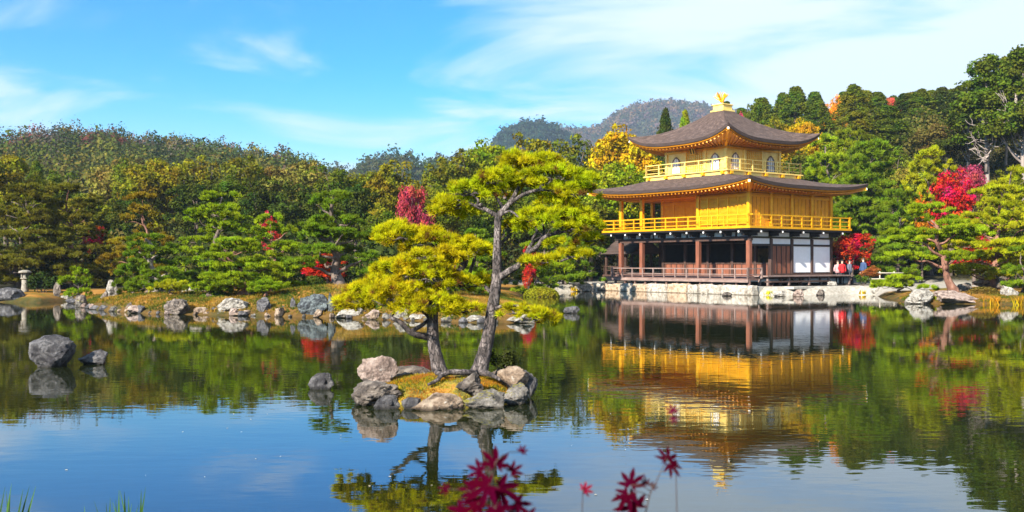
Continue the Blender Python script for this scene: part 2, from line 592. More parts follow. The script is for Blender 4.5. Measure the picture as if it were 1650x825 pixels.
def build_ground():
    fine = np.linspace(-36, 36, 361)
    coarse = np.linspace(36, 324, 73)[1:-1]
    ang = np.radians(np.concatenate([fine, coarse]))                       # measured from +Y, clockwise
    rad = [0.0]
    r = 1.2
    while r < 5200:
        rad.append(r)
        r *= 1.05 if r < 26 else (1.0085 if r < 84 else (1.02 if r < 700 else 1.03))
    rad = np.array(rad[1:])
    A, R = np.meshgrid(ang, rad)
    X, Y = R * np.sin(A), R * np.cos(A)
    Z = ground_z(X.ravel(), Y.ravel()).reshape(X.shape)
    nr, na = X.shape
    V = np.stack([X, Y, Z], -1).reshape(-1, 3)
    V = np.vstack([V, [[0, 0, gz(0.0, 0.0)]]])
    i, j = np.meshgrid(np.arange(nr - 1), np.arange(na), indexing='ij')
    j2 = (j + 1) % na
    F = np.stack([i * na + j, (i + 1) * na + j, (i + 1) * na + j2, i * na + j2], -1).reshape(-1, 4)
    faces = F.tolist() + [(nr * na, k, (k + 1) % na) for k in range(na)]
    me = bpy.data.meshes.new('ground')
    me.from_pydata(V.tolist(), [], faces)
    me.update()
    # which soil lies where: 0 forest floor, 1 mossy ochre bank, 2 pale gravel
    x, y = V[:, 0], V[:, 1]
    sd = pond_sd(x, y)
    bank = (1 - sstep((sd - 5.5) / 4.0)) * (.25 + .75 * sstep((sd - .1) / .9))
    bank = np.where((y > 52) & (x < -5), bank * (1 - sstep((sd - 3) / 2)), bank)
    lx = (x - PAV[0]) * PX[0] + (y - PAV[1]) * PX[1]
    ly = (x - PAV[0]) * PY[0] + (y - PAV[1]) * PY[1]
    grav = sstep((13 - np.maximum(np.abs(lx) * 0.9, np.abs(ly))) / 2.0)
    grav = np.maximum(grav, sstep((6.5 - np.hypot((x - 23) / 1.2, y - 64.0)) / 1.5))
    col = np.stack([bank, grav, np.zeros_like(bank), np.ones_like(bank)], -1).astype(np.float32)
    me.attributes.new('soil', 'FLOAT_COLOR', 'POINT').data.foreach_set('color', col.ravel())
    m, N, L, b = mat_new('ground_soil')
    at = N.new('ShaderNodeAttribute')
    at.attribute_name = 'soil'
    sp = N.new('ShaderNodeSeparateColor')
    L.new(at.outputs['Color'], sp.inputs[0])
    geo = N.new('ShaderNodeNewGeometry')

    def nz(scale, detail=7):
        n = N.new('ShaderNodeTexNoise')
        n.inputs['Scale'].default_value = scale
        n.inputs['Detail'].default_value = detail
        n.inputs['Roughness'].default_value = .65
        L.new(geo.outputs['Position'], n.inputs['Vector'])
        return n
    n1, n2, n3 = nz(0.8, 10), nz(5.0), nz(0.9)
    forest = ramp(N, [(0.35, (.016, .014, .008)), (0.6, (.04, .036, .015)), (0.75, (.07, .05, .02))])
    L.new(n2.outputs['Fac'], forest.inputs[0])
    ban = ramp(N, [(0.30, (.05, .065, .010)), (0.43, (.12, .095, .014)), (0.53, (.26, .12, .02)), (0.66, (.36, .18, .045)), (0.8, (.38, .23, .09))])
    L.new(n1.outputs['Fac'], ban.inputs[0])
    gra = ramp(N, [(0.35, (.24, .21, .17)), (0.7, (.42, .39, .34))])
    L.new(n2.outputs['Fac'], gra.inputs[0])
    m1, m2 = N.new('ShaderNodeMixRGB'), N.new('ShaderNodeMixRGB')
    L.new(sp.outputs[0], m1.inputs[0])
    L.new(forest.outputs[0], m1.inputs[1])
    L.new(ban.outputs[0], m1.inputs[2])
    L.new(sp.outputs[1], m2.inputs[0])
    L.new(m1.outputs[0], m2.inputs[1])
    L.new(gra.outputs[0], m2.inputs[2])
    L.new(m2.outputs[0], b.inputs['Base Color'])
    b.inputs['Roughness'].default_value = 0.95
    b.inputs['Specular IOR Level'].default_value = 0.1
    bp = N.new('ShaderNodeBump')
    bp.inputs['Strength'].default_value = 0.6
    bp.inputs['Distance'].default_value = 0.06
    L.new(n2.outputs['Fac'], bp.inputs['Height'])
    L.new(bp.outputs[0], b.inputs['Normal'])
    o = link('ground', me, m, smooth=True)
    tag(o, kind='structure')


build_ground()


def build_water():
    m, N, L, b = mat_new('pond_water')
    b.inputs['Base Color'].default_value = (.011, .014, .003, 1)
    b.inputs['Roughness'].default_value = 0.012
    b.inputs['IOR'].default_value = 1.45
    b.inputs['Specular Tint'].default_value = (.72, .93, 1.0, 1)
    b.inputs['Specular IOR Level'].default_value = 0.95
    geo = N.new('ShaderNodeNewGeometry')

    def nz(sx, sy, detail, rough=.5):
        mp = N.new('ShaderNodeMapping')
        mp.inputs['Scale'].default_value = (sx, sy, 1)
        L.new(geo.outputs['Position'], mp.inputs[0])
        n = N.new('ShaderNodeTexNoise')
        n.inputs['Scale'].default_value = 1
        n.inputs['Detail'].default_value = detail
        n.inputs['Roughness'].default_value = rough
        L.new(mp.outputs[0], n.inputs['Vector'])
        return n.outputs['Fac']
    fine, mid, calm = nz(2.2, 4.6, 2), nz(.8, 1.5, 2), nz(.035, .09, 2)
    # a breeze ruffles some lanes of the pond and leaves others glassy
    mr = N.new('ShaderNodeMapRange')
    L.new(calm, mr.inputs['Value'])
    mr.inputs['From Min'].default_value, mr.inputs['From Max'].default_value = .38, .62
    mr.inputs['To Min'].default_value, mr.inputs['To Max'].default_value = .25, 1.0
    a = N.new('ShaderNodeMath')
    a.operation = 'MULTIPLY_ADD'
    L.new(mid, a.inputs[0])
    a.inputs[1].default_value = 1.0
    L.new(fine, a.inputs[2])
    h = N.new('ShaderNodeMath')
    h.operation = 'MULTIPLY'
    L.new(a.outputs[0], h.inputs[0])
    L.new(mr.outputs[0], h.inputs[1])
    bp = N.new('ShaderNodeBump')
    bp.inputs['Strength'].default_value = 1.0
    bp.inputs['Distance'].default_value = 0.0022
    L.new(h.outputs[0], bp.inputs['Height'])
    L.new(bp.outputs[0], b.inputs['Normal'])
    mb = MB()
    mb.add([(-60, 3, 0), (60, 3, 0), (60, 80, 0), (-60, 80, 0)], [(0, 1, 2, 3)])
    tag(mb.build('water', m), kind='structure')


build_water()


# ------------------------------------------------------------------ rocks
def rock_mesh(seed, sub=4, cuts=13, rough=0.075):
    rng = random.Random(seed)
    bm = bmesh.new()
    bmesh.ops.create_icosphere(bm, subdivisions=sub, radius=1.0)
    planes = []
    for _ in range(cuts):
        n = Vector((rng.gauss(0, 1), rng.gauss(0, 1), rng.gauss(0, .8))).normalized()
        planes.append((n, rng.uniform(0.46, 0.84)))
    off = Vector((rng.uniform(0, 50), rng.uniform(0, 50), rng.uniform(0, 50)))
    for v in bm.verts:
        p = v.co.copy()
        for n, d in planes:
            k = p.dot(n) - d
            if k > 0:
                p -= n * k * 0.93
        f = noise.fractal(p * 2.1 + off, 1.0, 2.1, 5)
        g = noise.fractal(p * 6.0 + off, 0.9, 2.1, 4)
        p += v.co.normalized() * (f * rough * 1.6 + g * rough * .8)
        v.co = p
    xs = [v.co for v in bm.verts]
    lo = [min(p[i] for p in xs) for i in range(3)]
    hi = [max(p[i] for p in xs) for i in range(3)]
    for v in bm.verts:                        # unit box, base at 0
        v.co = Vector(((v.co.x - (lo[0] + hi[0]) / 2) / (hi[0] - lo[0]), (v.co.y - (lo[1] + hi[1]) / 2) / (hi[1] - lo[1]), (v.co.z - lo[2]) / (hi[2] - lo[2])))
    me = bpy.data.meshes.new('rock')
    bm.to_mesh(me)
    bm.free()
    me.polygons.foreach_set('use_smooth', [True] * len(me.polygons))
    try:
        me.set_sharp_from_angle(angle=math.radians(28))
    except Exception:
        pass
    return me


ROCKM = [rock_mesh(s, 5 if s < 10 else 4, 10 + s % 5) for s in range(14)]
_rk = [0]


def rock(px, yb, w, h, mat, label, D=None, variant=None, depth=0.8, rz=None, tilt=0.0, name='boulder', group=None, sink=0.25, lift=0.0):
    """a boulder whose foot shows at row yb; w and h are its size in the photograph's pixels."""
    wet = D is None
    D = D or DW(yb)
    s = D / FPX
    W, H = w * s, h * s
    k = _rk[0]
    _rk[0] += 1
    me = ROCKM[(k * 5 + 3) % 14 if variant is None else variant]
    o = bpy.data.objects.new(name, me)
    COL.objects.link(o)
    if not me.materials:
        me.materials.append(M[mat])
    o.material_slots[0].link = 'OBJECT'
    o.material_slots[0].material = M[mat]
    z = 0.0 if wet else CAM_H + (YH - yb) * s
    y = D + W * depth * 0.4 if wet else D
    H2 = H * (1 + sink)
    o.location = ((px - 825) / FPX * y, y, z - H * sink + lift)
    o.scale = (W * 1.06, W * depth, H2)
    o.rotation_euler = (0, tilt, (random.Random(k).uniform(-.35, .35) if rz is None else rz))
    tag(o, label, 'rock', group)
    return o
# ------------------------------------------------------------------ the golden pavilion
def gold_mat(name, a, b_, rough, metallic, lines=None):
    m, N, L, b = mat_new(name)
    t = N.new('ShaderNodeTexCoord')
    n = N.new('ShaderNodeTexNoise')
    n.inputs['Scale'].default_value = 2.5
    n.inputs['Detail'].default_value = 8
    n.inputs['Roughness'].default_value = .7
    L.new(t.outputs['Object'], n.inputs['Vector'])
    r = ramp(N, [(0.32, a), (0.68, b_)])
    L.new(n.outputs['Fac'], r.inputs[0])
    L.new(r.outputs[0], b.inputs['Base Color'])
    b.inputs['Roughness'].default_value = rough
    b.inputs['Metallic'].default_value = metallic
    if lines:                                  # fine board joints / lattice strips as relief
        w = N.new('ShaderNodeTexWave')
        w.bands_direction = lines[0]
        w.inputs['Scale'].default_value = lines[1]
        L.new(t.outputs['Object'], w.inputs['Vector'])
        bp = N.new('ShaderNodeBump')
        bp.inputs['Strength'].default_value = .5
        bp.inputs['Distance'].default_value = .02
        L.new(w.outputs['Fac'], bp.inputs['Height'])
        L.new(bp.outputs[0], b.inputs['Normal'])
    return m


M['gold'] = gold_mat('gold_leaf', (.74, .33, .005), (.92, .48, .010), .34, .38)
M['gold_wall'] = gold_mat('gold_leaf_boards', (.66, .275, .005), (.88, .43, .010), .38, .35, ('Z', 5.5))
M['gold_pale'] = gold_mat('pale_gold_leaf', (.78, .51, .10), (.92, .69, .22), .35, .25)  # strong sun on the top storey put into a paler gold
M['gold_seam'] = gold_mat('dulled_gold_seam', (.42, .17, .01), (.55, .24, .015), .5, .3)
M['gold_shaded'] = gold_mat('gold_leaf_shaded', (.48, .17, .006), (.64, .25, .01), .36, .35)  # shade under the eaves put into a darker gold
M['wood'] = noise_mat('dark_cedar', [(0.3, (.035, .018, .013)), (0.7, (.085, .045, .032))], 6, .6, .3, 30, stretch=(1, 1, .2))
M['wood_red'] = noise_mat('red_brown_cedar', [(0.3, (.13, .042, .022)), (0.7, (.25, .09, .05))], 5, .55, .3, 26, stretch=(1, 1, .2))
M['wood_black'] = noise_mat('black_lacquered_beam', [(0.3, (.012, .010, .010)), (0.7, (.03, .024, .022))], 6, .45)
M['wood_grey'] = noise_mat('weathered_boards', [(0.3, (.14, .09, .075)), (0.7, (.27, .19, .165))], 5, .7, .3, 24, stretch=(.4, .4, 1))
M['deck'] = noise_mat('brown_veranda_boards', [(0.3, (.10, .055, .045)), (0.7, (.19, .11, .09))], 5, .6, .3, 24)
M['plaster'] = noise_mat('white_plaster', [(0.3, (.74, .75, .76)), (0.7, (.82, .83, .84))], 3, .8)
M['white_cap'] = noise_mat('white_painted_end', [(0.3, (.76, .76, .74)), (0.7, (.82, .82, .8))], 3, .6)
M['gloom_inside'] = noise_mat('gloom_toned_boards', [(0.3, (.012, .008, .005)), (0.7, (.03, .02, .012))], 3, .8)  # gloom of the open hall painted as near-black boards
M['screen_gold'] = noise_mat('dim_gold_screen', [(0.35, (.05, .03, .01)), (0.7, (.22, .12, .02))], 1.6, .6)  # gold dimmed in its colour to carry the hall's gloom


def roof_mat(name):
    m, N, L, b = mat_new(name)
    uv = N.new('ShaderNodeUVMap')
    w = N.new('ShaderNodeTexWave')
    w.bands_direction = 'Y'
    w.wave_profile = 'SAW'
    w.inputs['Scale'].default_value = 4.0
    w.inputs['Distortion'].default_value = 1.2
    w.inputs['Detail'].default_value = 3
    w.inputs['Detail Scale'].default_value = 6
    L.new(uv.outputs[0], w.inputs['Vector'])
    n = N.new('ShaderNodeTexNoise')
    n.inputs['Scale'].default_value = 2.2
    n.inputs['Detail'].default_value = 9
    n.inputs['Roughness'].default_value = .72
    L.new(uv.outputs[0], n.inputs['Vector'])
    mp = N.new('ShaderNodeMapping')
    mp.inputs['Scale'].default_value = (5, 22, 1)
    L.new(uv.outputs[0], mp.inputs[0])
    n2 = N.new('ShaderNodeTexNoise')
    n2.inputs['Scale'].default_value = 1.6
    n2.inputs['Detail'].default_value = 5
    L.new(mp.outputs[0], n2.inputs['Vector'])
    r = ramp(N, [(0.36, (.032, .018, .013)), (0.5, (.074, .046, .036)), (0.64, (.145, .102, .085))])
    L.new(n.outputs['Fac'], r.inputs[0])
    r2 = ramp(N, [(0.35, (.45, .42, .42)), (0.65, (1.35, 1.28, 1.22))])
    L.new(n2.outputs['Fac'], r2.inputs[0])
    mul = N.new('ShaderNodeMixRGB')
    mul.blend_type = 'MULTIPLY'
    mul.inputs[0].default_value = 1
    L.new(r.outputs[0], mul.inputs[1])
    L.new(r2.outputs[0], mul.inputs[2])
    L.new(mul.outputs[0], b.inputs['Base Color'])
    b.inputs['Roughness'].default_value = .85
    bp = N.new('ShaderNodeBump')
    bp.inputs['Strength'].default_value = .6
    bp.inputs['Distance'].default_value = .03
    L.new(w.outputs['Fac'], bp.inputs['Height'])
    L.new(bp.outputs[0], b.inputs['Normal'])
    return m


M['roof'] = roof_mat('cypress_bark_shingles')
M['roof_edge'] = noise_mat('layered_bark_roof_edge', [(0.3, (.03, .02, .018)), (0.7, (.085, .055, .045))], 4, .85, .8, 60, stretch=(.3, .3, 6))

pav = empty('golden_pavilion', (PAV[0], PAV[1], 0), math.atan2(PX[1], PX[0]))
tag(pav, 'three storey gold leaf pavilion with dark curved bark roofs and phoenix on top', 'pavilion')


def part(name, mb, mat, parent=None, smooth=False, bevel=0.0):
    return mb.build(name, M[mat], parent or pav, smooth, bevel)


def roof(R, I, zmid, ztop, lift, wall, zwall, sag=0.5, nseg=40, nt=16):
    """hipped roof on the rectangle R (half sizes) up to the rectangle I, corners swept up."""
    def edge(k, s):                            # unit rectangle corner order, side k, s in -1..1
        return [(s, -1), (1, s), (-s, 1), (-1, -s)][k]

    def pt(k, s, t, drop=0.0, inset=0.0):
        a = 1 - t
        ex, ey = edge(k, s)
        x = ex * ((R[0] - inset) * a + I[0] * t)
        y = ey * ((R[1] - inset) * a + I[1] * t)
        lf = lift * (a ** 2.2) * abs(s) ** 3.2
        z = zmid + (ztop - zmid) * ((1 - sag) * t + sag * t * t) + lf - drop
        return Vector((x, y, z))
    bm = bmesh.new()
    uvl = bm.loops.layers.uv.new('UVMap')
    for k in range(4):
        L_ = R[0] if k % 2 == 0 else R[1]
        g = [[bm.verts.new(pt(k, -1 + 2 * i / nseg, j / nt)) for i in range(nseg + 1)] for j in range(nt + 1)]
        for j in range(nt):
            for i in range(nseg):
                f = bm.faces.new((g[j][i], g[j][i + 1], g[j + 1][i + 1], g[j + 1][i]))
                f.smooth = True
                for lp, (a, b_) in zip(f.loops, ((i, j), (i + 1, j), (i + 1, j + 1), (i, j + 1))):
                    lp[uvl].uv = ((-1 + 2 * a / nseg) * L_ + 30 * k, b_ / nt * 5.0)
    bmesh.ops.remove_doubles(bm, verts=bm.verts, dist=.002)
    me = bpy.data.meshes.new('roof')
    bm.to_mesh(me)
    bm.free()
    top = link('roof', me, M['roof'], pav)
    # thick bark edge, then a gold eave board, then the soffit
    e1, e2, so, raf = MB(), MB(), MB(), MB()
    for k in range(4):
        ss = [-1 + 2 * i / nseg for i in range(nseg + 1)]
        rows = [[pt(k, s, 0, 0.0, 0.0) + Vector((0, 0, -.002)) for s in ss], [pt(k, s, 0, .20, .05) for s in ss], [pt(k, s, 0, .21, .16) for s in ss]]
        for a, b_ in zip(rows, rows[1:]):
            for i in range(nseg):
                e1.add([a[i], a[i + 1], b_[i + 1], b_[i]], [(0, 3, 2, 1)])
        rows = [[pt(k, s, 0, .212, .10) for s in ss], [pt(k, s, 0, .31, .13) for s in ss], [pt(k, s, 0, .32, .35) for s in ss]]
        for a, b_ in zip(rows, rows[1:]):
            for i in range(nseg):
                e2.add([a[i], a[i + 1], b_[i + 1], b_[i]], [(0, 3, 2, 1)])

        def spt(s, t, d=0.0):
            q = pt(k, s, 0, .345, .20)
            ex, ey = edge(k, s)
            w = Vector((ex * wall[0], ey * wall[1], zwall))
            v = q.lerp(w, t)
            v.z = q.z * (1 - t) + zwall * t - .12 * math.sin(math.pi * t) * abs(s) ** 3 - d
            return v
        n2 = 8
        for i in range(nseg):
            for j in range(n2):
                so.add([spt(ss[i], j / n2), spt(ss[i + 1], j / n2), spt(ss[i + 1], (j + 1) / n2), spt(ss[i], (j + 1) / n2)], [(0, 3, 2, 1)])
        nr = int((R[0] if k % 2 == 0 else R[1]) * 2 / .34)
        for i in range(nr):
            s = -0.97 + 1.94 * i / (nr - 1)
            for a, b_ in ((0.0, .45), (.45, 1.0)):
                raf.bar(spt(s, a, .045), spt(s, b_, .045), .085, .09)
    e1.build('bark_edge', M['roof_edge'], top)
    e2.build('eave_board', M['gold_shaded'], top)
    so.build('soffit', M['gold_shaded'], top)
    raf.build('rafters', M['gold_shaded'], top)
    # corner hip rafters with a pale metal end
    for k in range(4):
        q = pt(k, 1, 0, .36, .12)
        ex, ey = edge(k, 1)
        w = Vector((ex * wall[0], ey * wall[1], zwall - .05))
        MB().bar(w, q, .16, .2).build('hip_rafter', M['gold'], top)
        dq = (q - w).normalized()
        MB().bar(q, q + dq * .05, .12, .14).build('rafter_end_cap', M['white_cap'], top)
    return top


def railing(name, pts, z, h, mat, post=.10, rail=.065, step=1.05, mids=(0.45,), parent=None, over=0.0, posts=True):
    mb = MB()
    segs = list(zip(pts, pts[1:]))
    for a, b_ in segs:
        a, b_ = Vector((*a, z)), Vector((*b_, z))
        d = (b_ - a).normalized()
        mb.bar(a - d * over + Vector((0, 0, h)), b_ + d * over + Vector((0, 0, h)), rail * 1.15, rail * 1.1)
        for q in mids:
            mb.bar(a + Vector((0, 0, h * q)), b_ + Vector((0, 0, h * q)), rail * .8, rail * .8)
        n = max(1, round((b_ - a).length / step))
        for i in range(n + 1):
            c = a.lerp(b_, i / n)
            big = i in (0, n)
            w = post * (1.25 if big else .8) / 2
            mb.box(c.x - w, c.x + w, c.y - w, c.y + w, z + .002, z + h * (1.12 if big else .985))
    return part(name, mb, mat, parent)


HX, HY = 5.85, 4.1                              # body half sizes of the lower two storeys
FX = (-5.85, -3.72, -1.59, .535, 1.6, 3.72, 5.85)
# ---- ground storey
mb = MB()
mb.box(-6.3, 6.3, -4.55, 4.5, .90, 1.10)
part('floor', mb, 'deck')
for x in (-5.85, -3.72, 1.6, 5.85):
    mb = MB().box(x - .14, x + .14, -HY - .14, -HY + .14, 1.10, 3.32)
    part('column', mb, 'wood_red', bevel=.02)
for y in (-2.05, 0, 2.05, 4.1):
    part('column', MB().box(HX - .11, HX + .11, y - .11, y + .11, 1.10, 3.45), 'wood', bevel=.015)
for x, y in ((-5.85, -.2), (-5.85, 4.1), (-3.72, -2.0), (-1.59, -2.0), (.535, -2.0), (2.66, -2.0), (4.6, -2.0), (-3.72, 4.1)):
    part('column', MB().box(x - .1, x + .1, y - .1, y + .1, 1.10, 3.45), 'wood', bevel=.015)
part('wainscot', MB().box(-3.6, 5.74, -1.99, -1.93, 1.10, 1.86), 'wood_red')
mb = MB()
for i in range(18):
    x = -3.5 + i * .535
    mb.box(x - .02, x + .02, -2.03, -1.992, 1.12, 1.84)
mb.box(-3.6, 5.74, -2.05, -1.992, 1.845, 1.93)
part('wainscot_battens', mb, 'wood')
mb = MB()
for i in range(4):                              # raised shutters hung under the lintel
    x0 = -3.55 + i * 2.33
    mb.box(x0, x0 + 2.2, -2.6, -2.08, 3.18, 3.22)
part('raised_shutter', mb, 'wood')
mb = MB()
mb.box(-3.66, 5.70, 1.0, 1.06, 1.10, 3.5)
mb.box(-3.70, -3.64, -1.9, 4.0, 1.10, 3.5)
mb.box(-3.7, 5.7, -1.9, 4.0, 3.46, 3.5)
part('inner_wall', mb, 'gloom_inside')
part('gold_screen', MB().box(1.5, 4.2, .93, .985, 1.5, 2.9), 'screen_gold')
# seated figures of the hall are only dim shapes
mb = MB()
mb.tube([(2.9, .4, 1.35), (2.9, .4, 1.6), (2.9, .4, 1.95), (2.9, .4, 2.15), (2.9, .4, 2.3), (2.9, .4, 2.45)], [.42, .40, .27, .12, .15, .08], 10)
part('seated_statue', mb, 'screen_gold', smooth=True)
part('back_wall', MB().box(-3.6, 5.72, 4.04, 4.12, 1.10, 3.5), 'wood')
part('lintel', MB().box(-6.05, 6.05, -HY - .11, -HY + .11, 3.32, 3.58), 'wood')
part('lintel', MB().box(HX - .10, HX + .10, -3.98, 4.2, 3.47, 3.56), 'wood_black')
part('lintel', MB().box(-HX - .10, -HX + .10, -3.98, 4.2, 3.36, 3.56), 'wood_black')
part('cross_beam', MB().box(HX - .09, HX + .09, -3.98, 4.2, 3.00, 3.12), 'wood_black')
# bright transoms and plaster
for i in range(4):
    y0 = -4.1 + i * 2.05
    part('transom_panel', MB().box(HX - .03, HX + .03, y0 + .14, y0 + 1.91, 3.122, 3.468), 'plaster')
    part('plaster_panel', MB().box(HX - .06, HX + .0, y0 + .2, y0 + 1.85, 3.60, 3.86), 'plaster')
part('sliding_door', MB().box(HX - .05, HX + .02, -1.93, -.12, 1.24, 2.998), 'wood_red')
mb = MB()
for y in (-1.93, -1.5, -1.03, -.56, -.12):
    mb.box(HX + .022, HX + .05, y - .025, y + .025, 1.24, 2.99)
part('door_battens', mb, 'wood_black')
for y0 in (.12, 2.17):
    part('white_shutter', MB().box(HX - .02, HX + .03, y0, y0 + 1.81, 1.30, 2.998), 'plaster')
part('sill', MB().box(HX - .12, HX + .12, -1.94, 4.2, 1.11, 1.235), 'wood')
for x0, x1 in ((-5.6, -3.9), (-3.5, -2.7), (-2.5, -1.7), (-1.45, -.6), (-.4, .45), (.65, 1.45), (1.75, 2.6), (2.8, 3.6), (3.85, 4.7), (4.9, 5.7)):
    part('plaster_panel', MB().box(x0, x1, -HY - .0, -HY + .06, 3.60, 3.86), 'plaster')
part('wall_plate', MB().box(-HX - .05, HX + .05, -HY + .062, -HY + .12, 3.585, 3.90), 'wood_black')
part('wall_plate', MB().box(HX - .12, HX - .062, -HY + .13, HY, 3.585, 3.90), 'wood_black')


def bracket(x, y, nx, ny, z=3.86):
    a, b_ = Vector((x, y, z)), Vector((x + nx * .84, y + ny * .84, z))
    mb = MB().bar(a - Vector((nx, ny, 0)) * .2, b_, .15, .17)
    mb.bar(a + Vector((0, 0, -.17)) - Vector((nx, ny, 0)) * .1, a + Vector((nx * .5, ny * .5, -.17)), .15, .16)
    o = part('bracket', mb, 'wood_black')
    c = MB().bar(b_ + Vector((nx, ny, 0)) * .002, b_ + Vector((nx, ny, 0)) * .03, .10, .11)
    c.build('bracket_end', M['white_cap'], o)


for i in range(9):
    bracket(-5.85 + i * 1.4625, -HY - .12, 0, -1)
for i in range(5):
    bracket(HX + .12, -4.1 + i * 2.05, 1, 0)
for i in range(4):
    bracket(-HX - .12, -3.0 + i * 2.05, -1, 0)
# ---- veranda decks
mb = MB()
mb.box(-6.2, 7.0, -5.55, -4.56, .84, .955)
for i in range(14):
    x = -6.0 + i * 1.0
    mb.box(x - .06, x + .06, -5.48, -5.36, .50, .84)
part('front_veranda', mb, 'deck')
part('veranda_beam', MB().box(-6.25, 7.05, -5.62, -5.56, .72, .90), 'wood_grey')
railing('veranda_railing', [(-5.3, -5.45), (6.92, -5.45), (6.92, -4.2)], .955, .60, 'wood_grey', .10, .06, 1.0, (.42,))
mb = MB()
mb.box(6.2, 7.35, -4.15, 4.6, 1.05, 1.13)
part('side_platform', mb, 'wood_grey')
for y in (-3.9, -1.9, .1, 2.1, 4.3):
    for x in (6.45, 7.1):
        part('platform_post', MB().box(x, x + .12, y - .06, y + .06, .5, 1.048), 'wood_grey')
mb = MB()
mb.box(7.5, 8.0, -4.6, 1.2, .72, .80)
for y in (-4.3, -1.6, .9):
    mb.box(7.62, 7.72, y - .05, y + .05, .45, .718)
    mb.box(7.8, 7.9, y - .05, y + .05, .45, .718)
part('low_step', mb, 'wood')
# ---- second storey
part('balcony', MB().box(-6.80, 6.80, -5.12, 5.12, 4.06, 4.20), 'gold')
part('balcony_beam', MB().box(-6.76, 6.76, -5.06, 5.06, 3.955, 4.058), 'wood_black')
railing('balcony_railing', [(-6.68, 5.0), (-6.68, -5.0), (6.68, -5.0), (6.68, 5.0)], 4.20, .70, 'gold', .10, .07, 1.05, (.22, .62), over=.25)
for x, y in [(-5.85, -HY), (-3.72, -HY), (1.6, -HY), (5.85, -HY), (5.85, -2.05), (5.85, 0), (5.85, 2.05), (5.85, 4.1), (-5.85, -1.0), (-5.85, 4.1), (-3.72, -2.05), (-3.72, 4.1)]:
    part('gold_column', MB().box(x - .12, x + .12, y - .12, y + .12, 4.20, 6.35), 'gold', bevel=.015)
mb = MB()
mb.box(1.6, 5.73, -HY - .0, -HY + .06, 4.20, 6.3)
part('front_wall', mb, 'gold_wall')
mb = MB()
mb.box(-3.72, 1.6, -2.08, -2.02, 4.20, 6.3)
mb.box(1.56, 1.62, -4.02, -2.08, 4.20, 6.3)
part('recess_wall', mb, 'gold_wall')
mb = MB()
mb.box(HX - .06, HX, -HY + .12, HY - .12, 4.20, 6.3)
part('side_wall', mb, 'gold_wall')
part('back_wall', MB().box(-3.72, 5.73, HY - .03, HY + .03, 4.20, 6.3), 'gold_wall')
part('end_wall', MB().box(-3.75, -3.69, -1.95, 4.0, 4.20, 6.3), 'gold_wall')
part('ceiling', MB().box(-5.9, 5.7, -4.0, 4.0, 6.302, 6.36), 'gold_shaded')
mb = MB()
for x in (2.45, 3.3, 4.15, 5.0):
    mb.box(x - .045, x + .045, -HY - .06, -HY - .002, 4.22, 6.1)
mb.box(1.72, 5.73, -HY - .045, -HY - .002, 6.105, 6.22)
mb.box(1.72, 5.73, -HY - .03, -HY - .002, 4.90, 4.97)
part('lattice_panels', mb, 'gold')
mb = MB()
for i in range(5):
    x0 = 1.76 + i * .8
    for z in [4.35 + .07 * k for k in range(24)]:
        mb.box(x0, x0 + .70, -HY - .018, -HY - .002, z, z + .03)
part('wall_slats', mb, 'gold')
mb = MB()
for y0 in (-3.95, -1.9, .15, 2.2):
    for k in range(5):
        mb.box(HX + .002, HX + .02, y0 + .15 + k * .38, y0 + .17 + k * .38, 4.25, 6.08)
part('board_seams', mb, 'gold_seam')
mb = MB()
for x0 in (-3.55, -2.5, -1.5, -.45, .6):
    for z in [4.95 + .09 * k for k in range(12)]:
        mb.box(x0, x0 + .85, -2.1, -2.082, z, z + .03)
part('recess_slats', mb, 'gold')
mb = MB()
for x in (-2.6, -1.6, -.55, .5):
    mb.box(x - .045, x + .045, -2.13, -2.082, 4.22, 6.1)
mb.box(-3.6, 1.54, -2.14, -2.082, 6.0, 6.12)
part('recess_posts', mb, 'gold')
part('tie_beam', MB().box(-5.97, 5.97, -HY - .10, -HY + .1, 6.36, 6.52), 'gold')
part('tie_beam', MB().box(HX - .1, HX + .1, -3.99, 4.2, 6.36, 6.52), 'gold')
mb = MB()
mb.box(HX + .002, HX + .05, -3.97, 3.97, 6.10, 6.2)
for y in (-3.1, -1.0, 1.0, 3.1):
    mb.box(HX + .002, HX + .03, y - .03, y + .03, 4.9, 5.6)
part('side_trim', mb, 'gold')
roof((7.5, 6.0), (3.65, 3.65), 6.80, 7.66, .42, (HX + .12, HY + .12), 6.50, sag=.25)
# ---- third storey
part('upper_balcony', MB().box(-3.72, 3.72, -3.72, 3.72, 7.55, 7.86), 'gold_pale')
part('upper_balcony_edge', MB().box(-3.84, 3.84, -3.84, 3.84, 7.862, 7.95), 'gold_pale')
for i in range(5):
    for nx, ny in ((1, 0), (0, -1)):
        q = -3.4 + i * 1.7
        x, y = (3.72, q) if nx else (q, -3.72)
        mb = MB().box(x - .12 + .05 * nx, x + .12 + .05 * nx, y - .12 + .05 * ny, y + .12 + .05 * ny, 7.66, 7.85)
        part('bracket_block', mb, 'gold')
railing('upper_railing', [(-3.7, 3.7), (-3.7, -3.7), (3.7, -3.7), (3.7, 3.7), (-3.7, 3.7)], 7.95, .72, 'gold_pale', .085, .045, 1.2, (.22, .62), over=.1)
B = 2.7
for x in (-B, -.9, .9, B):
    for y in (-B, B):
        part('upper_column', MB().box(x - .1, x + .1, y - .1, y + .1, 7.95, 9.75), 'gold_pale', bevel=.015)
for x in (-B, B):
    for y in (-.9, .9):
        part('upper_column', MB().box(x - .1, x + .1, y - .1, y + .1, 7.95, 9.75), 'gold_pale', bevel=.015)


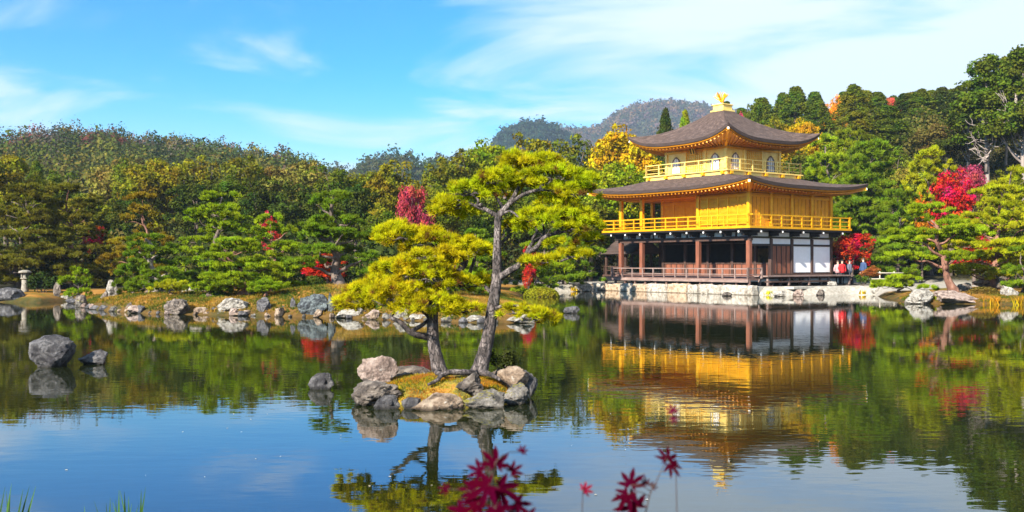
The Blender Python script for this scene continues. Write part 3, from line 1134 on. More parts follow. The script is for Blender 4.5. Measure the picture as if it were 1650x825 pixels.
def katomado(cx, face):
    """bell shaped window: frame outline, pale panel and lattice; face 0 = front (y=-B), 1 = side (x=B)."""
    pts = [(-.40, 0), (-.36, .35), (-.37, .62), (-.30, .82), (-.18, .95), (0, 1.08), (.18, .95), (.30, .82), (.37, .62), (.36, .35), (.40, 0)]

    def W(u, z, d):
        return Vector((cx + u, -B - d, 8.12 + z)) if face == 0 else Vector((B + d, cx + u, 8.12 + z))
    mb = MB()
    mb.add([W(u, z, .012) for u, z in pts], [tuple(range(len(pts)))])
    mb.add([W(u, z, .008) for u, z in pts], [tuple(reversed(range(len(pts))))])
    o = part('bell_window', mb, 'plaster')
    fr = MB()
    for a, b_ in zip(pts, pts[1:]):
        fr.bar(W(*a, .03), W(*b_, .03), .06, .06)
    fr.build('window_frame', M['wood_grey'], o)
    la = MB()
    for u in (-.2, 0, .2):
        la.bar(W(u, .02, .02), W(u, .93 if u else 1.04, .02), .028, .02)
    la.bar(W(-.34, .4, .021), W(.34, .4, .021), .02, .022)
    la.build('window_lattice', M['wood_grey'], o)


mb = MB()
for x0, x1 in ((-B + .1, -1.0), (-.8, .8), (1.0, B - .1)):
    mb.box(x0, x1, -B - .0, -B + .06, 7.95, 9.7)
part('upper_front_wall', mb, 'gold_pale')
mb = MB()
for x0, x1 in ((-B + .1, -1.0), (-.8, .8), (1.0, B - .1)):
    mb.box(B - .06, B, x0, x1, 7.95, 9.7)
part('upper_side_wall', mb, 'gold_pale')
mb = MB()
mb.box(-B + .1, B - .1, B - .05, B + .05, 7.95, 9.7)
mb.box(-B - .05, -B + .05, -B + .1, B - .1, 7.95, 9.7)
part('upper_back_wall', mb, 'gold_pale')
for f in (0, 1):
    for c in (-1.78, 1.78):
        katomado(c, f)
    mb = MB()
    for i in range(9):
        u = -.78 + i * .195
        w = .05 if i in (0, 4, 8) else .022
        if f == 0:
            mb.box(u - w / 2, u + w / 2, -B - .045, -B - .002, 8.0, 9.4)
        else:
            mb.box(B + .002, B + .045, u - w / 2, u + w / 2, 8.0, 9.4)
    for z in (8.0, 8.25, 8.5, 8.75, 8.9, 9.05, 9.2, 9.38):
        if f == 0:
            mb.box(-.78, .78, -B - .052, -B - .002, z, z + .035)
        else:
            mb.box(B + .002, B + .052, -.78, .78, z, z + .035)
    part('lattice_door', mb, 'gold')
mb = MB()
for z in (9.45,):
    mb.box(-B - .12, B + .12, -B - .115, -B - .055, z, z + .12)
    mb.box(B + .055, B + .115, -B - .05, B + .12, z, z + .12)
part('head_beam', mb, 'gold')
# tablet over the middle doors: dark strokes on a pale board, leaning out
mb = MB().add([(-.22, -B - .25, 9.25), (.22, -B - .25, 9.25), (.22, -B - .45, 9.78), (-.22, -B - .45, 9.78), (-.22, -B - .20, 9.25), (.22, -B - .20, 9.25), (.22, -B - .40, 9.80), (-.22, -B - .40, 9.80)],
              [(0, 1, 2, 3), (7, 6, 5, 4), (0, 4, 5, 1), (1, 5, 6, 2), (2, 6, 7, 3), (3, 7, 4, 0)])
tb = part('name_tablet', mb, 'gold_pale')
mb = MB()
for u in (-.12, .12):
    mb.bar((u, -B - .267, 9.28), (u, -B - .452, 9.765), .1, .02)
mb.build('tablet_strokes', M['wood_black'], tb)
top3 = roof((4.65, 4.65), (.5, .5), 9.98, 12.42, .80, (B + .1, B + .1), 9.72, sag=.42)
# lightning wire down the hip
# ---- finial
mb = MB().box(-.60, .60, -.60, .60, 12.36, 12.46)
mb.box(-.46, .46, -.46, .46, 12.462, 12.80)
mb.box(-.53, .53, -.53, .53, 12.802, 12.88)
part('finial_base', mb, 'gold_pale', bevel=.01)
ph = MB()
ph.tube([(-.35, 0, 13.22), (-.2, 0, 13.2), (0, 0, 13.25), (.16, 0, 13.4), (.22, 0, 13.6), (.24, 0, 13.75), (.33, 0, 13.8), (.42, 0, 13.77)], [.03, .13, .17, .12, .065, .07, .05, .01], 10)
phx = part('phoenix', ph, 'gold', smooth=True)
phx.scale = (.72, .72, .78)
phx.location = (0, 0, 12.88 * .22)
for s in (-1, 1):
    MB().tube([(.02, s * .07, 12.88), (.02, s * .07, 13.15)], [.025, .035], 6).build('leg', M['gold'], phx)
    w = MB()
    for k in range(6):
        a = math.radians(35 + 17 * k)
        d = Vector((-math.cos(a) * .45, s * (.42 + .05 * k), math.sin(a) * .62))
        b0 = Vector((.05 - .03 * k, s * .12, 13.32))
        w.tube([b0, b0 + d * .55, b0 + d], [.05, .055, .015], 6)
    w.build('wing', M['gold'], phx)
tl = MB()
for k in range(6):
    a = math.radians(35 + 18 * k)
    c = Vector((-.3, 0, 13.22))
    d = Vector((-math.cos(a), (k - 2.5) * .09, math.sin(a)))
    tl.tube([c, c + d * .35, c + d * .62 + Vector((-.05, 0, .05)), c + d * .85 + Vector((.04, 0, .02))], [.03, .04, .05, .012], 6)
tl.build('tail', M['gold'], phx)
cr = MB().tube([(.24, 0, 13.8), (.2, 0, 13.92), (.12, 0, 13.96)], [.03, .025, .008], 6)
cr.build('crest', M['gold'], phx)
# ---- small fishing deck on the west side
mb = MB()
for sy in (-1, 1):
    for i in range(6):
        t0, t1 = i / 6, (i + 1) / 6
        z0, z1 = 2.72 + .95 * (.7 * t0 + .3 * t0 * t0), 2.72 + .95 * (.7 * t1 + .3 * t1 * t1)
        y0, y1 = -1.4 + sy * 1.75 * (1 - t0), -1.4 + sy * 1.75 * (1 - t1)
        mb.add([(-9.3, y0, z0), (-5.95, y0, z0), (-5.95, y1, z1), (-9.3, y1, z1)], [(0, 1, 2, 3) if sy < 0 else (3, 2, 1, 0)])
        mb.add([(-9.3, y0, z0 - .16), (-5.95, y0, z0 - .16), (-5.95, y1, z1 - .16), (-9.3, y1, z1 - .16)], [(3, 2, 1, 0) if sy < 0 else (0, 1, 2, 3)])
        mb.add([(-9.3, y0, z0), (-9.3, y1, z1), (-9.3, y1, z1 - .16), (-9.3, y0, z0 - .16)], [(0, 1, 2, 3)])
    y0 = -1.4 + sy * 1.75
    mb.add([(-9.3, y0, 2.72), (-5.95, y0, 2.72), (-5.95, y0, 2.56), (-9.3, y0, 2.56)], [(3, 2, 1, 0)])
part('annex_roof', mb, 'roof_edge')
part('annex_ridge', MB().box(-9.4, -5.95, -1.55, -1.25, 3.62, 3.78), 'wood_black')
for x in (-9.0, -6.9):
    for y in (-2.7, -.1):
        part('annex_post', MB().box(x - .08, x + .08, y - .08, y + .08, -.3, 2.6), 'wood', bevel=.01)
part('annex_floor', MB().box(-9.2, -6.0, -2.9, .1, .92, 1.05), 'wood')
railing('annex_railing', [(-6.2, -2.8), (-9.1, -2.8), (-9.1, 0)], 1.05, .6, 'wood', .08, .05, .8, (.5,))

# ---- stone terrace of the pavilion: a retaining wall of dressed blocks
M['block'] = rock_mat('cream_stone_blocks', (.20, .16, .12), (.40, .35, .29), (.54, .50, .43), (.58, .55, .49), .6)
M['block_tan'] = rock_mat('tan_stone_blocks', (.22, .14, .08), (.42, .30, .20), (.52, .42, .31), (.56, .5, .42), .62)
M['slab'] = noise_mat('pale_terrace_paving', [(0.3, (.26, .235, .20)), (0.7, (.46, .43, .38))], 3, .85, .3, 12)
ter = empty('stone_terrace', (PAV[0], PAV[1], 0), math.atan2(PX[1], PX[0]))
tag(ter, 'pale stone terrace wall of large cream blocks along the water below the pavilion', 'terrace')
MB().box(-7.0, 8.2, -6.25, 6.5, -.4, .50).build('terrace_core', M['slab'], ter)
rng = random.Random(8)
x = -7.4
while x < 8.25:
    w = rng.uniform(.9, 2.4)
    x1 = min(x + w, 8.3)
    me = bpy.data.meshes.new('stone_block')
    bm = bmesh.new()
    bmesh.ops.create_cube(bm, size=1)
    bmesh.ops.subdivide_edges(bm, edges=bm.edges[:], cuts=7, use_grid_fill=True)
    cxm, hh = (x + x1) / 2, rng.uniform(.98, 1.08)
    rtop = rng.uniform(.46, .60)
    off = Vector((rng.uniform(0, 90), 3, 7))
    for v in bm.verts:
        r = 1 - .06 * (max(abs(v.co.x), abs(v.co.z)) * 2) ** 8
        q = Vector((v.co.x * (x1 - x - .07) * (1 - .05 * (abs(v.co.z) * 2) ** 6), v.co.y * .55 * r, v.co.z * hh))
        q += v.normal * 0 + Vector((0, 1, 0)) * noise.fractal(q * 1.6 + off, 1, 2, 4) * .16 + Vector((0, 0, 1)) * noise.noise(q * 2.3 + off) * .09
        v.co = q + Vector((cxm, -6.32 + .55 / 2 - .3, rtop - hh / 2))
    bm.to_mesh(me)
    bm.free()
    o = link('stone_block', me, M['block_tan'] if rng.random() < .18 else M['block'], ter, True)
    x = x1
# ------------------------------------------------------------------ foliage generators (numpy)
def unit(v):
    return v / np.maximum(np.linalg.norm(v, axis=-1, keepdims=True), 1e-9)


def leaf_quads(Pn, Nn, size, rng, asp=.7, jit=.7):
    n = len(Pn)
    nn = unit(Nn + rng.normal(0, jit, (n, 3)))
    a = unit(np.cross(nn, rng.normal(0, 1, (n, 3))))
    b = np.cross(nn, a)
    s = (size * rng.uniform(.6, 1.25, n))[:, None]
    A, Bv = a * s * .5, b * s * .5 * asp
    V = np.stack([Pn - A, Pn - Bv + nn * s * .08, Pn + A, Pn + Bv + nn * s * .08], 1).reshape(-1, 3)
    return V


def needle_tris(Pn, Dn, Ln, wn_, K, rng, spread=.8):
    n = len(Pn)
    d = unit(np.repeat(unit(Dn), K, 0) + rng.normal(0, spread, (n * K, 3)) * .62)
    p = np.repeat(Pn, K, 0)
    s = unit(np.cross(d, rng.normal(0, 1, (n * K, 3))))
    L = (Ln * rng.uniform(.65, 1.15, n * K))[:, None]
    V = np.stack([p - s * wn_ * .5, p + s * wn_ * .5, p + d * L], 1).reshape(-1, 3)
    return V


def pad_points(c, rx, ry, rz, n, rng, clump=.085, under=.10, yaw=0.0, per=22):
    """tufts over the dome of one cloud-like pad, gathered in small clumps."""
    m = max(8, int(n / per))
    a = rng.uniform(0, 2 * np.pi, m)
    lob = 1 + .16 * np.sin(3 * a + rng.uniform(0, 6)) + .10 * np.sin(5 * a + rng.uniform(0, 6))
    r = np.sqrt(rng.uniform(0, 1, m)) * lob
    top = np.sqrt(np.maximum(0, 1 - np.minimum(r, 1) ** 2)) * rng.uniform(.62, 1.0, m)
    top = np.where(rng.uniform(0, 1, m) < under, -.22 * top, top)
    cc = np.stack([r * np.cos(a) * rx, r * np.sin(a) * ry, top * rz], 1)
    k = rng.integers(0, m, n)
    g = rng.normal(0, 1, (n, 3)) * np.array([rx, ry, rz * .9]) * clump
    p = cc[k] + g
    nrm = unit(np.stack([p[:, 0] / rx ** 2, p[:, 1] / ry ** 2, np.abs(p[:, 2]) / rz ** 2 + .25 / rz], 1))
    cy, sy = math.cos(yaw), math.sin(yaw)
    R = np.array([[cy, -sy, 0], [sy, cy, 0], [0, 0, 1]])
    tint = rng.uniform(0, 1, m)[k] * .6 + rng.uniform(0, 1, n) * .4
    return p @ R.T + np.array(c), nrm @ R.T, tint


def limb(mb, a, b, r0, r1, rng, n=7, wob=.12, sag=0.0, seed=0):
    a, b = Vector(a), Vector(b)
    L = (b - a).length
    pts, rad = [], []
    for i in range(5):
        t = i / 4
        p = a.lerp(b, t) + Vector((rng.normal(0, wob), rng.normal(0, wob), rng.normal(0, wob) - sag * math.sin(math.pi * t))) * L * (0 if i in (0, 4) else .5)
        pts.append(p)
        rad.append(r0 * (1 - t) + r1 * t)
    pp, rr = smooth_path(pts, rad, 3)
    mb.tube(pp, rr, n, .15, seed)


# ------------------------------------------------------------------ garden pines, each built for its own place
def garden_pine(label, px, D, ytop, ybot, wpx, color, lean=0, seed=0, layers=5, bark='bark', tr=.11, crown_dx=0, gold=False, dens=1.0,
                base=None, flat=.30, top=.42, cat='pine tree', group='clipped pines round the pond', open_=0.0):
    rng = np.random.default_rng(seed + 100)
    s = D / FPX
    bx, by = pxD(px, D)
    bz = gz(bx, by) if base is None else base
    root = empty('pine_tree', (bx, by, bz))
    tag(root, label, cat, group)
    zt, zb = CAM_H + (YH - ytop) * s - bz, max(.25, CAM_H + (YH - ybot) * s - bz)
    W = wpx * s
    tx = lean * s
    cx0 = crown_dx * s
    trunk = MB()
    pts = [Vector((0, 0, -.15)), Vector((0, 0, .05))]
    rad = [tr * 1.5, tr * 1.25]
    nk = 6
    for i in range(1, nk + 1):
        t = i / nk
        pts.append(Vector((tx * t ** 0.9 + rng.normal(0, .035) * W * (t < 1), rng.normal(0, .03) * W, zt * .93 * t)))
        rad.append(tr * (1 - .78 * t))
    pp, rr = smooth_path(pts, rad, 4)
    trunk.tube(pp, rr, 10, .14, seed)

    def at(z):
        for a, b_ in zip(pp, pp[1:]):
            if b_.z >= z:
                return a.lerp(b_, max(0, min(1, (z - a.z) / max(1e-5, b_.z - a.z))))
        return pp[-1]
    VV, TT = [], []
    big = s * 1650 / 1024
    Ln, wn_, K = max(.15, 4.0 * big), max(.022, .75 * big), 9
    for i in range(layers):
        f = i / max(1, layers - 1)
        z = zb + (zt - zb) * (f ** .95) * (1 - .10)
        env = W / 2 * (1 - (1 - top) * f ** 1.3) * (0.82 if i == 0 else 1)
        npad = 1 if i == layers - 1 else int(rng.integers(3, 6))
        a0 = rng.uniform(0, 6.28)
        for k in range(npad):
            a = a0 + k * 2 * np.pi / npad + rng.normal(0, .35)
            if npad > 1 and 0 < i < layers - 2 and rng.uniform() < .10:
                continue
            rr_ = 0 if npad == 1 else env * rng.uniform(.38, .78)
            prx = env * rng.uniform(.32, .60) if npad > 1 else env * .95
            pry = prx * rng.uniform(.8, 1.05)
            prz = max(.16, (zt - zb) / layers * rng.uniform(.42, .72) * (flat / .30))
            tp = at(z)
            shift = cx0 * (1 - f)
            c = (tp.x * .8 + shift + math.cos(a) * rr_, tp.y + math.sin(a) * rr_ * .85, z + rng.normal(0, .24) * (zt - zb) / layers)
            n = int(60 + dens * 260 * prx * pry / (big / .06) ** 1.6)
            n = min(n, 2200)
            p, nr, ti = pad_points(c, prx, pry, prz, n, rng)
            VV.append(needle_tris(p, nr + np.array([0, 0, .5]), Ln, wn_, K, rng))
            TT.append(np.repeat(ti, K * 3))
            j = at(max(.3, z - .25 * (zt - zb) / layers - rr_ * .25))
            limb(trunk, j, Vector(c) + Vector((0, 0, prz * .1)), tr * .42 * (1 - .5 * f), tr * .10, rng, 6, .10, seed=seed + k)
    trunk.build('trunk', M[bark], root, True)
    me = np_mesh('crown', np.concatenate(VV), 3, {'tint': np.concatenate(TT)})
    o = link('crown', me, M['needle_gold' if gold else 'needle'], root)
    o.color = (*color, 1)
    return root


G1, G2, G3, G4 = (.13, .195, .010), (.20, .27, .008), (.09, .14, .012), (.30, .31, .008)
OLI, OCH = (.13, .12, .012), (.24, .17, .012)


# ------------------------------------------------------------------ the two island pines, branch by branch
def island_pine(label, trunk_pts, limbs, pads, color, seed, bare=(), yaw=0):
    rng = np.random.default_rng(seed)
    b = P(*trunk_pts[0][:3])
    root = empty('pine_tree', b)
    tag(root, label, 'pine tree', 'two pines of the rock islet')
    tk = MB()

    def path(pts):
        w = [P(*q[:3]) - b for q in pts]
        return smooth_path(w, [q[3] for q in pts], 5)
    pp, rr = path(trunk_pts)
    tk.tube(pp, rr, 14, .10, seed)
    for i, l in enumerate(limbs):
        pp, rr = path(l)
        tk.tube(pp, rr, 9, .12, seed + i)
    VV, TT = [], []
    for (px, py, D, wx, hz, wd, n, *anchor) in pads:
        s = D / FPX
        c = P(px, py, D) - b
        p, nr, ti = pad_points((c.x, c.y, c.z - hz * s * .45), wx * s, wd * s, hz * s * .95, int(n * .50), rng, clump=.065, under=.08, per=5)
        VV.append(needle_tris(p, nr * .6 + np.array([0, 0, .45]), .092, .0105, 26, rng, 1.15))
        TT.append(np.repeat(ti, 78))
        if anchor:
            a = P(*anchor[0]) - b
            limb(tk, a, (c.x, c.y, c.z - hz * s * .30), .026, .010, rng, 7, .13, seed=seed + int(px))
            # sprays of twigs under the pad
            for _ in range(7):
                an, q = rng.uniform(0, 6.28), rng.uniform(.4, .85)
                e = Vector((c.x + math.cos(an) * wx * s * q, c.y + math.sin(an) * wd * s * q, c.z - hz * s * .30))
                limb(tk, Vector((c.x, c.y, c.z - hz * s * .34)), e, .011, .004, rng, 5, .14)
    tk.build('trunk', M['bark_hero'], root, True)
    o = link('crown', np_mesh('crown', np.concatenate(VV), 3, {'tint': np.concatenate(TT)}), M['needle_gold'], root)
    o.color = (*color, 1)


DL, DR = 15.0, 14.7
island_pine('low spreading yellow green pine on the left of the rock islet',
            [(710, 604, DL, .125), (704, 580, DL, .10), (698, 548, DL, .088), (697, 515, DL, .084), (698, 490, DL, .075), (706, 466, DL, .06), (727, 446, DL, .05), (748, 428, DL, .036), (755, 410, DL, .02)],
            [[(696, 544, DL, .055), (678, 541, DL - .1, .05), (661, 535, DL - .2, .043), (646, 520, DL - .25, .035), (630, 511, DL - .25, .03), (636, 502, DL - .3, .02)],
             [(662, 534, DL - .2, .034), (680, 524, DL - .1, .03), (690, 512, DL, .022), (675, 498, DL - .2, .018)],
             [(700, 482, DL, .045), (672, 468, DL + .2, .035), (640, 455, DL + .2, .02)],
             [(715, 458, DL, .045), (690, 430, DL + .25, .03), (668, 408, DL + .3, .018)],
             [(757, 440, DL + .2, .03), (765, 415, DL + .2, .024), (766, 395, DL + .2, .016)]],
            [(585, 476, DL - .2, 42, 32, 46, 640, (655, 462, DL)), (632, 470, DL - .4, 45, 42, 50, 780, (665, 466, DL)), (690, 486, DL - .5, 58, 28, 44, 780, (690, 494, DL)),
             (742, 496, DL - .35, 40, 18, 34, 330, (705, 500, DL)), (566, 484, DL + .1, 26, 22, 30, 240),
             (640, 432, DL + .1, 44, 34, 46, 700, (680, 452, DL)), (692, 440, DL - .3, 48, 36, 48, 780, (705, 462, DL)), (748, 452, DL + .1, 44, 26, 40, 420, (727, 446, DL)),
             (650, 374, DL + .3, 46, 30, 44, 680, (690, 424, DL + .2)), (700, 386, DL + .2, 46, 32, 48, 720, (700, 440, DL)), (752, 402, DL, 46, 34, 46, 680, (740, 432, DL)),
             (700, 412, DL - .3, 52, 26, 44, 560), (622, 382, DL + .5, 26, 20, 30, 260), (610, 455, DL, 34, 26, 36, 380)],
            (.42, .375, .006), 31)
island_pine('tall open pine with forked trunk on the right of the rock islet',
            [(771, 603, DR, .135), (778, 578, DR, .105), (785, 550, DR, .095), (791, 515, DR, .088), (798, 470, DR, .08), (801, 440, DR, .072), (801, 405, DR, .06), (802, 375, DR, .052), (803, 350, DR, .05), (814, 336, DR, .042), (825, 322, DR, .036), (838, 296, DR, .022), (845, 275, DR, .012)],
            [[(803, 448, DR, .052), (822, 436, DR - .1, .05), (840, 424, DR - .15, .045), (850, 408, DR - .2, .042), (866, 397, DR - .2, .036), (878, 382, DR - .25, .03), (905, 374, DR - .3, .02), (925, 371, DR - .3, .012)],
             [(848, 410, DR - .2, .034), (858, 392, DR - .1, .028), (876, 378, DR, .02), (874, 358, DR, .012)],
             [(803, 350, DR, .036), (788, 340, DR, .032), (770, 333, DR + .1, .028), (752, 326, DR + .1, .016), (735, 322, DR + .1, .008)],
             [(820, 330, DR, .03), (846, 312, DR - .2, .025), (880, 306, DR - .3, .018), (930, 318, DR - .3, .008)],
             [(806, 348, DR, .02), (822, 340, DR - .2, .018), (838, 352, DR - .3, .012)],
             [(800, 398, DR, .028), (816, 384, DR + .2, .024), (824, 374, DR + .25, .018), (815, 362, DR + .3, .012)],
             [(794, 500, DR, .028), (815, 492, DR - .2, .022), (850, 496, DR - .3, .016), (885, 508, DR - .35, .008)],
             [(790, 470, DR, .03), (782, 462, DR + .1, .026)],
             [(846, 418, DR - .15, .022), (862, 424, DR - .3, .016), (878, 418, DR - .3, .008)],
             [(812, 338, DR, .026), (800, 318, DR + .2, .02), (790, 298, DR + .3, .012)]],
            [(845, 268, DR, 52, 26, 42, 620, (842, 285, DR)), (890, 280, DR - .2, 50, 26, 44, 560, (870, 305, DR - .2)), (800, 288, DR + .1, 44, 26, 42, 520, (815, 320, DR)),
             (760, 304, DR + .2, 44, 28, 42, 520, (775, 330, DR)), (725, 330, DR + .2, 34, 22, 34, 340, (752, 326, DR + .1)), (850, 304, DR + .2, 62, 24, 46, 520),
             (918, 306, DR - .2, 44, 24, 42, 460, (890, 308, DR - .3)), (944, 290, DR - .1, 24, 16, 28, 190), (828, 252, DR + .1, 26, 14, 26, 200), (880, 258, DR, 30, 14, 30, 210),
             (868, 348, DR - .2, 38, 26, 40, 440, (860, 392, DR - .1)), (912, 348, DR - .3, 46, 30, 46, 560, (895, 376, DR - .3)), (940, 362, DR - .3, 30, 22, 36, 330, (925, 371, DR - .3)),
             (835, 362, DR + .3, 26, 18, 30, 210), (900, 328, DR, 40, 18, 36, 300),
             (832, 500, DR - .3, 28, 16, 28, 220, (815, 492, DR - .2)), (866, 508, DR - .3, 34, 20, 34, 290, (850, 496, DR - .3)), (888, 516, DR - .3, 22, 14, 24, 150),
             (720, 346, DR + .2, 26, 14, 28, 170), (748, 340, DR + .4, 30, 14, 30, 170), (905, 392, DR - .2, 30, 12, 28, 170), (950, 384, DR - .2, 26, 14, 30, 200, (925, 371, DR - .3)), (868, 420, DR - .4, 28, 11, 26, 170, (878, 418, DR - .3)), (925, 410, DR - .4, 34, 13, 30, 240, (878, 418, DR - .3))],
            (.35, .36, .006), 32)


# ------------------------------------------------------------------ forest trees: unit prototypes, then copies
def crown_clusters(rng, kind, m):
    """cluster centres, radii, outward normals in a unit crown (radius .5, height 0..1)."""
    if kind == 'conifer':
        z = .30 + .70 * rng.uniform(0, 1, m) ** .85
        R = .5 * np.clip((1.02 - z) / .72, .03, 1) ** .95 
        a = rng.uniform(0, 2 * np.pi, m)
        ph = rng.uniform(0, 6.28, 3)
        R = R * (1 + .26 * np.sin(a * 3 + z * 17 + ph[0]) + .16 * np.sin(a * 5 - z * 31 + ph[1]))
        r = R * np.sqrt(rng.uniform(.35, 1, m))
        c = np.stack([r * np.cos(a), r * np.sin(a), z], 1)
        rad = .06 + .06 * rng.uniform(0, 1, m) * (R / .5)
        nr = unit(np.stack([np.cos(a), np.sin(a), .7 + 0 * a], 1))
    elif kind == 'tall':
        tiers = rng.uniform(.50, 1.0, 18)
        k = rng.integers(0, 18, m)
        z = tiers[k] + rng.normal(0, .014, m)
        ta = rng.uniform(0, 6.28, 18)[k]
        R = .5 * np.clip((1.03 - z) / .42, .10, 1) ** .75
        a = ta + rng.normal(0, 1.0, m)
        r = R * rng.uniform(.2, 1, m)
        c = np.stack([r * np.cos(a), r * np.sin(a), z - r * .05], 1)
        rad = .075 + .05 * rng.uniform(0, 1, m)
        nr = unit(np.stack([np.cos(a) * .5, np.sin(a) * .5, 1 + 0 * a], 1))
    else:
        lob = 6
        lc = rng.normal(0, 1, (lob, 3))
        lc = unit(lc) * np.array([.24, .24, .20]) * rng.uniform(.6, 1.1, (lob, 1)) + np.array([0, 0, .60])
        lc[0] = (0, 0, .74)
        k = rng.integers(0, lob, m)
        d = unit(rng.normal(0, 1, (m, 3)) + np.array([0, 0, .25]))
        lr = rng.uniform(.19, .28, lob)[k][:, None] * np.array([1, 1, .85])
        c = lc[k] + d * lr * rng.uniform(.55, 1.0, (m, 1))
        c[:, 2] = np.clip(c[:, 2], .16, .97)
        rad = .05 + .045 * rng.uniform(0, 1, m)
        nr = d
    return c, rad, nr


def proto_crown(seed, kind, m=110, per=70, leaf=.040, asp=1.3):
    rng = np.random.default_rng(seed)
    A = np.array([1, 1, asp])
    c, rad, nr = crown_clusters(rng, kind, m)
    k = np.repeat(np.arange(m), per)
    d = unit(rng.normal(0, 1, (m * per, 3)) + nr[k] * .7)
    p = c[k] * A + d * rad[k][:, None] * rng.uniform(.45, 1.05, (m * per, 1)) * np.array([1.2, 1.2, .85])
    V = leaf_quads(p, d + np.array([0, 0, .35]), leaf, rng) / A
    tint = rng.uniform(0, 1, m)[k] * .55 + rng.uniform(0, 1, m * per) * .45
    return np_mesh('crown', V, 4, {'tint': np.repeat(tint, 4)}), c


def proto_trunk(seed, kind, c):
    rng = np.random.default_rng(seed + 7)
    mb = MB()
    h = .93 if kind in ('conifer', 'tall') else .62
    pts = [Vector((rng.normal(0, .012) * (i > 0), rng.normal(0, .012) * (i > 0), h * i / 5)) for i in range(6)]
    pts[0].z = -.04
    rr = [.034, .030, .026, .021, .015, .006]
    mb.tube(pts, rr, 8, .1, seed)
    for i in rng.choice(len(c), 16, replace=False):
        q = Vector(c[i])
        z = min(h * .9, max(.18, q.z - .18))
        a = Vector((0, 0, z))
        limb(mb, a, q, .011, .003, rng, 5, .1)
    me = bpy.data.meshes.new('trunk')
    me.from_pydata(mb.v, [], mb.f)
    me.update()
    me.polygons.foreach_set('use_smooth', [True] * len(me.polygons))
    return me


PROTO = {}
for kind, n, m, per, lf, asp in (('broad', 6, 170, 60, .036, 1.35), ('conifer', 4, 330, 46, .036, 1.9), ('tall', 4, 300, 56, .046, 2.4), ('maple', 3, 140, 46, .034, 1.25)):
    PROTO[kind] = []
    for i in range(n):
        cm, c = proto_crown(i * 17 + len(kind), kind, m, per, lf, asp)
        cm.materials.append(M['maple' if kind == 'maple' else 'leaf'])
        tm = proto_trunk(i * 17 + len(kind), kind, c)
        tm.materials.append(M['bark_pale' if kind in ('tall',) else 'bark'])
        PROTO[kind].append((cm, tm))
_cnt = {}


def tree(kind, px, D, ytop, wpx, color, label, group, name=None, cat=None, base=None, rz=None, bark=None, down=0.0):
    i = _cnt.get(kind, 0)
    _cnt[kind] = i + 1
    cm, tm = PROTO[kind][i % len(PROTO[kind])]
    x, y = pxD(px, D)
    bz = gz(x, y) - .1 if base is None else base
    H = max(1.2, CAM_H + (YH - ytop) / FPX * D - bz)
    W = wpx * D / FPX
    if kind == 'broad' and D < 105:
        W = max(W, .66 * H)
    nm = {'broad': 'broadleaf_tree', 'conifer': 'conifer_tree', 'tall': 'cedar_tree', 'maple': 'maple_tree'}[kind]
    root = empty(name or nm, (x, y, bz), (i * 2.4) % 6.28 if rz is None else rz)
    tag(root, label, cat or {'broad': 'tree', 'conifer': 'conifer', 'tall': 'cedar', 'maple': 'maple tree'}[kind], group)
    for nme, me in (('trunk', tm), ('crown', cm)):
        o = bpy.data.objects.new(nme, me)
        COL.objects.link(o)
        o.parent = root
        o.scale = (W * 1.08, W * 1.08, H)
        if nme == 'crown':
            o.color = (*color, 1)
        elif bark:
            o.material_slots[0].link = 'OBJECT'
            o.material_slots[0].material = M[bark]
    return root


# colours of the forest
DG, MG, OL, GO, TA, YG, YE = (.050, .068, .010), (.090, .120, .010), (.135, .140, .010), (.19, .165, .010), (.19, .16, .03), (.20, .24, .008), (.46, .31, .008)
# ------------------------------------------------------------------ plant list
# --- clipped pines on the left shore
garden_pine('dark olive pine with drooping tiers at the left edge above the stone lantern', 30, 56, 292, 452, 170, OLI, 8, 1, 8, tr=.16)
garden_pine('tall olive brown pine between the stone lantern and the magenta maple', 118, 57, 300, 462, 150, OLI, -6, 2, 8, 'bark_red', tr=.14)
garden_pine('knee high bright green pine beside the water right of the stone lantern', 126, 49, 438, 474, 62, G2, 0, 3, 3, tr=.06)
garden_pine('orange tinted pine with flat tiers right of the magenta maple', 222, 53, 320, 440, 120, OCH, 10, 4, 6, 'bark_red', tr=.12)
garden_pine('dark green pine with thick pale trunk in front of the orange tinted pine', 248, 45, 378, 462, 135, G1, -10, 5, 4, 'bark_pale', tr=.20)
garden_pine('small leaning green pine reaching to the water left of the pale trunk', 215, 45, 402, 482, 84, G1, -8, 6, 3, tr=.07)
garden_pine('big bright green pine with broad tiers behind the red barked shore pine', 350, 50, 306, 452, 160, G2, 6, 7, 8, tr=.15)
garden_pine('low sprawling green pine with red bark hanging over the shore boulders', 388, 41, 378, 486, 168, G2, -14, 8, 6, 'bark_red', tr=.12, crown_dx=4)
garden_pine('low pine bough spreading over the bank right of the big rounded grey boulder', 340, 40.6, 452, 498, 92, G2, 4, 51, 3, tr=.06)
garden_pine('bushy low pine above the white flat boulder under the sprawling pine', 402, 40.4, 446, 492, 100, G1, -6, 52, 3, 'bark_red', tr=.07)
garden_pine('low green pine right of the tall white standing stone', 236, 43, 440, 486, 84, G1, 6, 53, 3, tr=.07)
garden_pine('dark low pine behind the wide dark rock', 300, 48, 424, 474, 96, G3, 0, 54, 3, tr=.08)
garden_pine('low bright pine dipping toward the water left of the black rocks', 428, 39.0, 458, 503, 84, G2, 6, 55, 3, 'bark_red', tr=.06)
garden_pine('small yellow green pine on the bank in front of the pale trunk', 276, 41.5, 458, 496, 66, G4, 0, 56, 3, tr=.05)
garden_pine('slim pine with twisting pinkish trunk just below the pink maple', 446, 46, 350, 425, 110, G2, -10, 9, 4, 'bark_red', tr=.10, dens=1.4)
garden_pine('dark pine bush overhanging the black shore rocks', 462, 42, 420, 486, 80, G1, -6, 10, 3, tr=.08)
